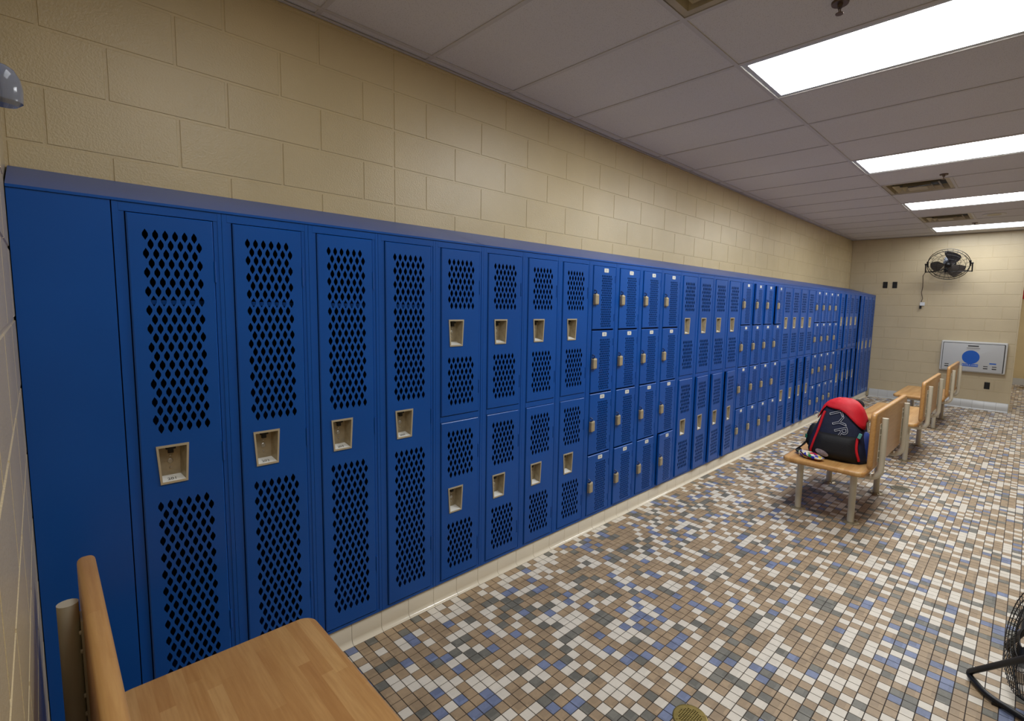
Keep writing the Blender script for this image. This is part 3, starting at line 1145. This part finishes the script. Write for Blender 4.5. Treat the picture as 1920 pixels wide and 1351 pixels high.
# ================================================================== BACKPACK AND POUCH
def bag_half(z):
    """half width, half depth, centre x at height z (0..0.47)"""
    pts = [(0.0, 0.205, 0.125, 0.0), (0.05, 0.215, 0.14, 0.0), (0.14, 0.197, 0.14, 0.0), (0.24, 0.172, 0.13, 0.003), (0.33, 0.148, 0.115, 0.005),
           (0.40, 0.122, 0.095, 0.006), (0.44, 0.092, 0.07, 0.008), (0.465, 0.045, 0.035, 0.01), (0.472, 0.004, 0.004, 0.01)]
    for (z0, a0, d0, c0), (z1, a1, d1, c1) in zip(pts[:-1], pts[1:]):
        if z <= z1:
            t = (z - z0) / (z1 - z0)
            return a0 + (a1 - a0) * t, d0 + (d1 - d0) * t, c0 + (c1 - c0) * t
    return pts[-1][1:]
def bag_pt(th, z, s=1.0, add=0.0):
    a, d, c = bag_half(z)
    e = 2 / 3.2
    ct, st = math.cos(th), math.sin(th)
    x = c + (a * s + add) * math.copysign(abs(ct) ** e, ct)
    y = (d * s + add) * math.copysign(abs(st) ** e, st)
    w = 0.004 * math.sin(5 * th + 21 * z) * min(1, a / 0.1)
    return Vector((x + w * ct, y + w * st + 0.10 * max(0, z - 0.1) * 0.9, z))
def bag_front(x, z, out=0.0):
    a, d, c = bag_half(z)
    u = max(-0.995, min(0.995, (x - c) / a))
    y = -d * (1 - abs(u) ** 3.2) ** (1 / 3.2)
    return Vector((x, y - out + 0.09 * max(0, z - 0.1), z))
bag = empty('backpack', (1.135, 4.26, 0.449))
mb = MB()
zs = [0.0, 0.02, 0.05, 0.1, 0.15, 0.2, 0.25, 0.3, 0.35, 0.4, 0.43, 0.45, 0.463, 0.470]
mb.grid(lambda i, j: bag_pt(2 * PI * i / 40, zs[j]), 40, len(zs), 0, True)
mb.add([bag_pt(2 * PI * i / 40, 0.0) for i in range(40)], [tuple(range(39, -1, -1))])
mb.add([bag_pt(2 * PI * i / 40, 0.470) for i in range(40)], [tuple(range(40))])
mb.build('bag_body', 'bag_navy', bag, smooth=True)
# red hood over the top, hanging lower on the right
def hood_low(th):
    x = math.cos(th)
    y = math.sin(th)
    if y < 0:
        z = 0.365 - 0.085 * (x + 0.3)
        if x < -0.72:
            z -= 0.9 * (-0.72 - x) * 0.55
        return max(0.25, min(0.43, z + 0.045 * (1 - abs(x)) ** 1.5))
    return 0.30
mb = MB()
def hood(i, j):
    th = 2 * PI * i / 48
    lo = hood_low(th)
    t = j / 10
    z = lo + (0.470 - lo) * (1 - (1 - t) ** 1.6)
    p = bag_pt(th, z, 1.02, 0.010)
    p.z += 0.010 + 0.004 * math.sin(3 * th) * (1 - t)
    return p
mb.grid(hood, 48, 11, 0, True)
mb.add([hood(i, 10) for i in range(48)], [tuple(range(48))])
o = mb.build('top_flap', 'bag_red', bag, smooth=True)
o['label'] = 'bright red fabric flap over the top'
sol = o.modifiers.new('thick', 'SOLIDIFY'); sol.thickness = 0.006; sol.offset = -1
# black front pocket
mb = MB()
def fp_(i, j):
    u = -0.80 + 1.6 * i / 16
    z = 0.008 + 0.20 * j / 9
    a, d, c = bag_half(z)
    edge = min(1.0, 6 * min((u + 0.80) / 1.6, (0.80 - u) / 1.6)) * min(1.0, 5 * min(j / 9 + 0.02, 1.02 - j / 9))
    return bag_front(c + u * a, z, 0.004 + 0.026 * edge)
mb.grid(fp_, 17, 10)
o = mb.build('front_pocket', 'bag_black', bag, smooth=True)
sol = o.modifiers.new('thick', 'SOLIDIFY'); sol.thickness = 0.004
# red piping
for s, top, lab in ((-1, 0.37, 0), (1, 0.20, 0)):
    mb = MB()
    pts = []
    for k in range(13):
        z = 0.03 + (top - 0.03) * k / 12
        a, d, c = bag_half(z)
        pts.append(bag_front(c + s * a * (0.80 - 0.06 * math.sin(PI * k / 12)), z, 0.010))
    mb.tube(pts, 0.0095, 8)
    mb.build('red_piping', 'bag_red', bag, smooth=True)
# outline lettering TYR, reading downwards
vs, fs = text_geo('TYR', 0.128, outline=0.0016, spacing=0.98)
ca, sa = math.cos(math.radians(-67)), math.sin(math.radians(-67))
out = []
for (x, y, z) in vs:
    X = x * ca - y * sa + 0.005
    Z = x * sa + y * ca + 0.300
    out.append(bag_front(X, max(0.02, min(0.46, Z)), 0.006 + z))
mb = MB(); mb.add(out, fs)
o = mb.build('logo_lettering', 'logo_white', bag)
o['label'] = 'white outlined TYR lettering'
# side pockets
mb = MB()
mb.lathe([(0.0, -0.10), (0.035, -0.097), (0.055, -0.07), (0.06, 0.0), (0.05, 0.06), (0.03, 0.09), (0.0, 0.095)], 16, 0,
         Matrix.Translation((-0.185, 0.0, 0.15)) @ Matrix.Rotation(math.radians(8), 4, 'Y') @ Matrix.Scale(0.9, 4, (1, 0, 0)))
mb.build('side_pocket', 'bag_black', bag, smooth=True)
mb = MB()
mb.lathe([(0.0, -0.12), (0.05, -0.115), (0.07, -0.08), (0.074, 0.0), (0.062, 0.07), (0.035, 0.10), (0.0, 0.105)], 16, 0,
         Matrix.Translation((0.178, 0.0, 0.135)) @ Matrix.Rotation(math.radians(-10), 4, 'Y') @ Matrix.Scale(0.8, 4, (1, 0, 0)))
o = mb.build('side_pocket', 'bag_blue', bag, smooth=True)
o['label'] = 'royal blue side pocket'
mb = MB()
slab(mb, rrect(-0.011, 0.011, -0.016, 0.016, 0.006), 0, -0.004, 0.004, 0.002)
mb.build('tag', 'trim_green', bag, (-0.232, -0.045, 0.135), rot=(0, 0, 0.7))
mb = MB()
slab(mb, rrect(-0.02, 0.02, -0.011, 0.011, 0.005), 1, -0.005, 0.005, 0.002)
mb.build('buckle', 'trim_teal', bag, (0.163, -0.125, 0.225), rot=(0, 0.3, 0.2))
# oval patch low on the front pocket
mb = MB()
def patch(i, j):
    th = 2 * PI * i / 24
    rr = j / 3
    x = -0.075 + 0.048 * rr * math.cos(th)
    z = 0.052 + 0.024 * rr * math.sin(th) - 0.012 * rr * math.cos(th)
    return bag_front(x, z, 0.034)
mb.grid(patch, 24, 4, 0, True)
mb.build('oval_patch', 'patch_grey', bag, smooth=True)
# top handle, shoulder strap spreading over the seat, key ring
mb = MB()
pts = [(0.085 + 0.034 * math.cos(a), 0.10 + 0.01 * math.sin(a), 0.415 + 0.042 * math.sin(a)) for a in [PI * k / 10 for k in range(11)]]
mb.tube(pts, 0.014, 8)
mb.build('handle_loop', 'bag_black', bag, smooth=True)
mb = MB()
pts = [(-0.19, 0.03, 0.16), (-0.225, 0.0, 0.09), (-0.25, -0.05, 0.045), (-0.275, -0.10, 0.02), (-0.24, -0.14, 0.016)]
vs = []
for k, p in enumerate(pts):
    w_ = 0.045
    vs += [(p[0], p[1] - w_, p[2]), (p[0], p[1] + w_, p[2] + 0.004), (p[0] - 0.004, p[1] + w_, p[2] + 0.016), (p[0] - 0.004, p[1] - w_, p[2] + 0.012)]
fs = []
for k in range(len(pts) - 1):
    for q in range(4):
        fs.append((4 * k + q, 4 * k + (q + 1) % 4, 4 * k + 4 + (q + 1) % 4, 4 * k + 4 + q))
fs += [(3, 2, 1, 0), tuple(4 * (len(pts) - 1) + q for q in range(4))]
mb.add(vs, fs)
mb.build('shoulder_strap', 'bag_black', bag, smooth=True)
mb = MB()
mb.tube([(0.016 * math.cos(2 * PI * k / 16), 0, 0.02 * math.sin(2 * PI * k / 16)) for k in range(16)], 0.0022, 6, closed=True)
mb.build('clip_ring', 'steel_bright', bag, (-0.165, -0.06, 0.335))
tag(bag, 'navy and black backpack with bright red flap on the bench', 'backpack')

# printed pouch
pouch = empty('zip_pouch', (1.0, 4.04, 0.451), math.radians(-18))
mb = MB()
def pou(i, j):
    th = 2 * PI * i / 20
    t = j / 14
    x = -0.095 + 0.19 * t
    e = max(0.03, math.sin(PI * t) ** 0.45)
    wy = 0.045 * (0.55 + 0.45 * e)
    hz = 0.020 * e * (1.0 + 0.35 * (1 - t)) + 0.002 * math.sin(9 * t + 3 * th)
    st = math.sin(th)
    return (x, wy * math.cos(th), 0.022 + hz * st + (0.018 * (1 - t) ** 3 if st > 0 else 0))
mb.grid(pou, 20, 15, 0, True)
mb.add([pou(i, 0) for i in range(20)], [tuple(range(19, -1, -1))])
mb.add([pou(i, 14) for i in range(20)], [tuple(range(20))])
mb.build('pouch_body', 'pouch_print', pouch, smooth=True)
mb = MB()
mb.tube([(-0.092, -0.012, 0.046), (-0.07, -0.030, 0.040), (-0.03, -0.043, 0.026), (0.03, -0.043, 0.016)], [0.004, 0.007, 0.007, 0.003], 6)
mb.build('zipper', 'zip_dark', pouch, smooth=True)
tag(pouch, 'small multicoloured printed zip pouch lying before the backpack', 'pouch')

# ================================================================== FLOOR DRAINS
def make_drain(x, y, rad, mat, label):
    r = empty('floor_drain', (x, y, 0))
    n = 40
    inner = rad * 0.74
    outer = [(rad * math.cos(2 * PI * k / n), rad * math.sin(2 * PI * k / n)) for k in range(n)]
    holes = []
    s = rad * 0.135
    h = s * 0.29
    m = 8
    for a in range(-m, m + 1):
        for b in range(-m, m + 1):
            cx, cy = a * s, b * s
            if math.hypot(cx, cy) < inner - h:
                holes.append([(cx - h, cy - h), (cx + h, cy - h), (cx + h, cy + h), (cx - h, cy + h)])
    mb = MB()
    sheet_with_holes(outer, holes, 0.0045, 0.003, mb, 0, 'z')
    mb.build('grate', mat, r)
    mb = MB(); mb.lathe([(rad + 0.004, 0.0006), (rad + 0.004, 0.0030), (rad + 0.001, 0.0050), (rad - 0.002, 0.0050), (rad - 0.002, 0.001)], 40)
    mb.build('rim', mat, r, smooth=True)
    mb = MB(); mb.lathe([(0.0, 0.0012), (rad - 0.002, 0.0012)], 40)
    mb.build('sump', 'dark_slot', r)
    mb = MB()
    for a in (0.9, 0.9 + PI):
        mb.lathe([(0.004, 0.0045), (0.0035, 0.006), (0.0, 0.006)], 8, 0, Matrix.Translation((rad * 0.86 * math.cos(a), rad * 0.86 * math.sin(a), 0)))
    mb.build('screw', mat, r)
    tag(r, label, 'drain', 'round floor drains')
for d, lb in zip(DRAINS, ('round brass floor drain at the bottom edge, nearest the camera', 'round floor drain beside the backpack bench', 'farthest round floor drain, near the last bench')):
    make_drain(*d, lb)

# ================================================================== FANS
def fan_cage(mb, R, depth, nsp, rings, wire, back=True):
    """cage around the z axis; front towards +z"""
    def ring(rr, z, w):
        mb.tube([(rr * math.cos(2 * PI * k / 48), rr * math.sin(2 * PI * k / 48), z) for k in range(48)], w, 6, closed=True)
    for sgn in ((1, -1) if back else (1,)):
        for k in range(nsp):
            a = 2 * PI * k / nsp
            p = []
            for t in (0.16, 0.5, 0.8, 0.95, 1.0):
                z = sgn * depth / 2 * (1 - 0.15 * t ** 2) if t < 0.99 else sgn * depth * 0.22
                p.append((R * t * math.cos(a + 0.25 * t), R * t * math.sin(a + 0.25 * t), z))
            mb.tube(p, wire, 4)
        for f in rings:
            ring(R * f, sgn * depth / 2 * (1 - 0.15 * f ** 2), wire * 1.2)
    ring(R, depth * 0.22, wire * 2.6)
    ring(R, -depth * 0.22, wire * 2.6)
def fan_blade_mesh(R, name, mat):
    mb = MB()
    def bl(i, j):
        t = j / 8
        rr = R * (0.16 + 0.70 * t)
        wdt = math.radians(48 + 28 * math.sin(PI * min(1, t * 0.8 + 0.12)))
        u = i / 6 - 0.5
        a = u * wdt + 0.25 * t
        return Vector((rr * math.cos(a), rr * math.sin(a), -u * R * 0.20))
    mb.grid(bl, 7, 9)
    vs = mb.v[:]
    n = len(vs)
    mb.add([(x, y, z - 0.003) for x, y, z in vs], [tuple(reversed(f)) for f in mb.f])
    return mb.mesh(name, mat, smooth=True)

# wall fan, tilted downwards
fan = empty('wall_fan', (1.06, 10.70, 2.45))
fan.rotation_euler = (math.radians(90 + 38), 0, 0)       # front (+z) faces -Y and down
mb = MB(); fan_cage(mb, 0.285, 0.15, 22, (0.16, 0.55, 0.82), 0.0021)
mb.build('cage', 'fan_black', fan, smooth=True)
bm_ = fan_blade_mesh(0.285, 'blade', 'fan_blade')
for k in range(3):
    link('blade', bm_, fan, (0, 0, 0.0), (0, 0, math.radians(-60 + 120 * k)))
mb = MB(); mb.lathe([(0.0, 0.05), (0.03, 0.048), (0.045, 0.03), (0.045, -0.03), (0.03, -0.04), (0.0, -0.04)], 20)
mb.build('hub', 'fan_black', fan, smooth=True)
mb = MB(); mb.lathe([(0.0, -0.03), (0.075, -0.035), (0.08, -0.06), (0.08, -0.15), (0.06, -0.17), (0.0, -0.17)], 20)
mb.build('motor', 'fan_motor', fan, smooth=True)
mb = MB()
for s in (-1, 1):
    mb.box(s * 0.285 - 0.012, s * 0.285 + 0.012, -0.05, 0.05, -0.035, -0.005)
    mb.lathe([(0.014, 0.0), (0.014, 0.028), (0.0, 0.028)], 10, 0, Matrix.Translation((s * 0.297, 0, -0.02)) @ Matrix.Rotation(s * PI / 2, 4, 'Y'))
# yoke running back to the wall (wall normal in local axes)
inv = Matrix.Rotation(-math.radians(128), 4, 'X')
def wl(x, y, z):
    p = inv @ Vector((x - 1.06, y - 10.70, z - 2.45))
    return p
for s in (-1, 1):
    mb.tube([(s * 0.312, 0, -0.02), wl(1.06 + s * 0.312, 10.76, 2.33), wl(1.06 + s * 0.17, 10.93, 2.36), wl(1.06, 10.955, 2.42)], 0.010, 8)
mb.tube([wl(1.06 - 0.312, 10.76, 2.33), wl(1.06 + 0.312, 10.76, 2.33)], 0.005, 6)
mb.build('yoke', 'fan_black', fan, smooth=True)
mb = MB()
c = [wl(x, y, z) for x in (0.98, 1.14) for y in (10.955, 10.985) for z in (2.34, 2.52)]
mb.add(c, [(0, 1, 3, 2), (4, 6, 7, 5), (0, 4, 5, 1), (2, 3, 7, 6), (0, 2, 6, 4), (1, 5, 7, 3)])
mb.build('wall_bracket', 'fan_black', fan)
mb = MB()
mb.tube([wl(0.76, 10.78, 2.36), wl(0.70, 10.90, 2.28), wl(0.70, 10.955, 2.20), wl(0.705, 10.965, 2.08), wl(0.695, 10.965, 1.98), wl(0.72, 10.965, 1.88), wl(0.70, 10.965, 1.80)], 0.005, 6)
mb.build('power_cord', 'cord_brown', fan, smooth=True)
mb = MB()
c = [wl(x, y, z) for x in (0.685, 0.715) for y in (10.95, 10.98) for z in (1.70, 1.76)]
mb.add(c, [(0, 1, 3, 2), (4, 6, 7, 5), (0, 4, 5, 1), (2, 3, 7, 6), (0, 2, 6, 4), (1, 5, 7, 3)], 0)
c = [wl(x, y, z) for x in (0.69, 0.76) for y in (10.945, 10.955) for z in (1.75, 1.81)]
mb.add(c, [(0, 1, 3, 2), (4, 6, 7, 5), (0, 4, 5, 1), (2, 3, 7, 6), (0, 2, 6, 4), (1, 5, 7, 3)], 1)
mb.build('plug', ['black_plastic', 'white_plastic'], fan)
tag(fan, 'black wire-cage fan with grey blades mounted on the end wall', 'fan')

# floor fan at the right edge
ff = empty('floor_fan', (2.335, 2.65, 0.258))
ff.rotation_euler = (0, math.radians(-80), math.radians(14))
mb = MB(); fan_cage(mb, 0.24, 0.18, 60, (0.16, 0.36, 0.56, 0.74, 0.9), 0.0016)
mb.build('cage', 'fan_black', ff, smooth=True)
fb = fan_blade_mesh(0.23, 'blade', 'fan_black')
for k in range(3):
    link('blade', fb, ff, (0, 0, 0), (0, 0, math.radians(20 + 120 * k)))
mb = MB(); mb.lathe([(0.0, 0.06), (0.03, 0.055), (0.045, 0.03), (0.07, -0.02), (0.07, -0.13), (0.0, -0.135)], 20)
mb.build('motor', 'fan_black', ff, smooth=True)
def fl(x, y, z):
    R_ = (Matrix.Translation((2.335, 2.65, 0.258)) @ Matrix.Rotation(math.radians(14), 4, 'Z') @ Matrix.Rotation(math.radians(-80), 4, 'Y')).inverted()
    return R_ @ Vector((x, y, z))
def rounded(pts, r=0.05, n=6):
    pts = [Vector(p) for p in pts]
    out = [pts[0]]
    for a, b, c in zip(pts[:-2], pts[1:-1], pts[2:]):
        u = (a - b).normalized() * r
        v = (c - b).normalized() * r
        for k in range(n + 1):
            t = k / n
            out.append((b + u) * (1 - t) ** 2 + b * 2 * t * (1 - t) + (b + v) * t ** 2)
    out.append(pts[-1])
    return out
mb = MB()
path = rounded([(2.408, 2.415, 0.258), (2.27, 2.42, 0.31), (2.085, 2.645, 0.016), (2.155, 2.535, 0.016), (2.50, 2.37, 0.016), (2.72, 2.64, 0.016), (2.58, 2.95, 0.016), (2.20, 2.99, 0.016), (2.292, 2.885, 0.258)], 0.04)
mb.tube([fl(*p) for p in path], 0.0125, 10)
mb.build('stand', 'fan_black', ff, smooth=True)
mb = MB()
for p in ((2.19, 2.52, 0.008), (2.68, 2.60, 0.008), (2.50, 2.955, 0.008)):
    q = [fl(p[0] + a, p[1] + b, p[2] + c) for a in (-0.015, 0.015) for b in (-0.015, 0.015) for c in (-0.0075, 0.006)]
    mb.add(q, [(0, 1, 3, 2), (4, 6, 7, 5), (0, 4, 5, 1), (2, 3, 7, 6), (0, 2, 6, 4), (1, 5, 7, 3)])
mb.build('rubber_foot', 'black_plastic', ff)
tag(ff, 'black wire-cage floor fan on a tubular stand at the right edge', 'fan')

# ================================================================== END WALL THINGS
def outlet(x, z, label):
    r = empty('outlet_plate', (x, YE, z))
    mb = MB(); slab(mb, rrect(-0.058, 0.058, -0.036, 0.036, 0.005, 3), 1, -0.0085, -0.0005, 0.002, 0, 2)
    mb.build('cover_plate', 'black_plastic', r)
    mb = MB()
    for s in (-0.021, 0.021):
        slab(mb, rrect(s - 0.014, s + 0.014, -0.017, 0.017, 0.006, 3), 1, -0.011, -0.008, 0.001, 0, 2)
    mb.build('socket_face', 'dark_slot', r)
    tag(r, label, 'outlet', 'black outlet plates on the end wall')
outlet(0.132, 2.126, 'black outlet plate on the end wall, nearer the lockers')
outlet(0.282, 2.124, 'black outlet plate on the end wall, nearer the fan cord')
outlet(1.712, 0.42, 'black outlet plate low on the wall below the changing station')

st = empty('baby_changing_station', (1.49, YE, 0.895))
mb = MB(); slab(mb, [(z, x) for x, z in reversed(rrect(-0.43, 0.43, -0.26, 0.26, 0.02, 4))], 1, -0.098, -0.002, 0.012, 0, 3)
mb.build('shell', 'station_shell', st, smooth=True)
mb = MB(); slab(mb, [(z, x) for x, z in reversed(rrect(-0.405, 0.405, -0.245, 0.232, 0.012, 4))], 1, -0.1005, -0.0975, 0.001, 0, 2)
mb.build('panel_gap', 'station_dark', st)
mb = MB(); slab(mb, [(z, x) for x, z in reversed(rrect(-0.397, 0.392, -0.245, 0.222, 0.012, 4))], 1, -0.112, -0.1, 0.004, 0, 3)
mb.build('folding_panel', 'station_panel', st, smooth=True)
mb = MB()
mb.box(-0.07, 0.07, -0.1135, -0.111, 0.170, 0.196, 0)
slab(mb, [(z, x) for x, z in reversed(rrect(-0.085, 0.085, 0.155, 0.172, 0.006, 3))], 1, -0.124, -0.111, 0.003, 1, 2)
mb.build('handle', ['station_dark', 'station_shell'], st)
mb = MB()
mb.lathe([(0.115, 0.0), (0.115, 0.0016), (0.0, 0.0016)], 40, 0, Matrix.Translation((-0.02, -0.1118, -0.005)) @ Matrix.Rotation(PI / 2, 4, 'X'))
mb.build('logo_disc', 'logo_blue', st)['label'] = 'round blue badge'
mb = MB()
slab(mb, [(z, x) for x, z in reversed(rrect(-0.125, 0.085, -0.165, -0.118, 0.003, 2))], 1, -0.1136, -0.1118, 0.0004, 0, 1)
vs, fs = text_geo('KOALA KARE', 0.034)
mb.add([(x - 0.02, -0.1140, z_ - 0.1415) for x, z_, _ in vs], fs, 1)
mb.build('banner', ['logo_blue', 'logo_white'], st)
for x, z in ((-0.33, -0.165), (0.18, -0.165), (0.29, -0.165)):
    mb = MB()
    mb.box(x - 0.028, x + 0.028, -0.1132, -0.1115, z - 0.026, z + 0.026, 0)
    mb.box(x - 0.028, x + 0.028, -0.1145, -0.113, z - 0.006, z + 0.010, 1)
    mb.build('dispenser_slot', ['station_dark', 'station_shell'], st)
mb = MB()
mb.box(0.225, 0.31, -0.1128, -0.1115, -0.105, -0.085)
mb.build('blue_sticker', 'logo_blue', st)
tag(st, 'pale grey fold-down baby changing station on the end wall', 'changing station')

# red alarm pull station and yellow bucket in the passage
al = empty('fire_alarm', (2.02, YFAR, 2.10))
mb = MB(); slab(mb, rrect(-0.10, 0.10, -0.07, 0.07, 0.01, 3), 1, -0.055, -0.002, 0.006, 0, 2)
mb.build('housing', 'alarm_red', al, smooth=True)
mb = MB(); slab(mb, rrect(-0.035, 0.035, -0.03, 0.045, 0.01, 3), 1, -0.068, -0.055, 0.004, 0, 2)
mb.build('strobe', 'white_plastic', al, smooth=True)
tag(al, 'red fire alarm box on the far passage wall', 'fire alarm')
bk = empty('mop_bucket', (2.30, 15.1, 0))
mb = MB(); mb.lathe([(0.0, 0.03), (0.12, 0.03), (0.155, 0.24), (0.163, 0.245), (0.163, 0.255), (0.15, 0.255), (0.115, 0.045), (0.0, 0.045)], 28)
mb.build('bucket_shell', 'bucket_yellow', bk, smooth=True)
for k in range(4):
    a = PI / 4 + k * PI / 2
    mb = MB(); mb.lathe([(0.016, -0.01), (0.016, 0.01)], 12, 0, Matrix.Translation((0.09 * math.cos(a), 0.09 * math.sin(a), 0.0165)) @ Matrix.Rotation(PI / 2, 4, 'X'))
    mb.box(0.09 * math.cos(a) - 0.008, 0.09 * math.cos(a) + 0.008, 0.09 * math.sin(a) - 0.012, 0.09 * math.sin(a) + 0.012, 0.02, 0.034)
    mb.build('caster', 'black_plastic', bk)
mb = MB(); mb.tube([(0.16 * math.cos(PI * k / 12), 0.02, 0.25 + 0.11 * math.sin(PI * k / 12)) for k in range(13)], 0.004, 6)
mb.build('bail_handle', 'steel_bright', bk, smooth=True)
tag(bk, 'yellow mop bucket on the passage floor at the right edge', 'bucket')

# emergency light head on the near wall at the left edge
def ray(px, py):
    return rt * ((px - PPX) / F_PX) - up * ((py - PPY) / F_PX) + fw
d = ray(1, 157)
t = (0.90 - CAM.x) / d.x
lp = CAM + d * t
em = empty('emergency_light', (0.90, YN, lp.z))
mb = MB(); slab(mb, [(z, x) for x, z in reversed(rrect(-0.10, 0.10, -0.05, 0.05, 0.012, 4))], 1, 0.001, 0.012, 0.004, 0, 2)
mb.build('mounting_plate', 'white_plastic', em, (0.12, 0, 0), smooth=True)
hy = lp.y - YN
mb = MB()
prof = [(0.0, -0.033), (0.018, -0.033), (0.025, -0.027), (0.026, -0.005), (0.0235, 0.012), (0.017, 0.025), (0.009, 0.031), (0.0, 0.033)]
mb.lathe(prof, 24, 0, Matrix.Translation((0, hy, 0)))
mb.build('lamp_cover', 'clear_lens', em, smooth=True)
mb = MB(); mb.tube([(0.0, 0.001, 0.0), (0.0, hy - 0.012, 0.0)], 0.008, 10)
mb.tube([(0.0, 0.006, 0.0), (0.05, 0.006, 0.0)], 0.006, 8)
mb.build('lamp_arm', 'white_plastic', em, smooth=True)
tag(em, 'clear domed emergency lamp on the near wall at the left edge', 'emergency light')
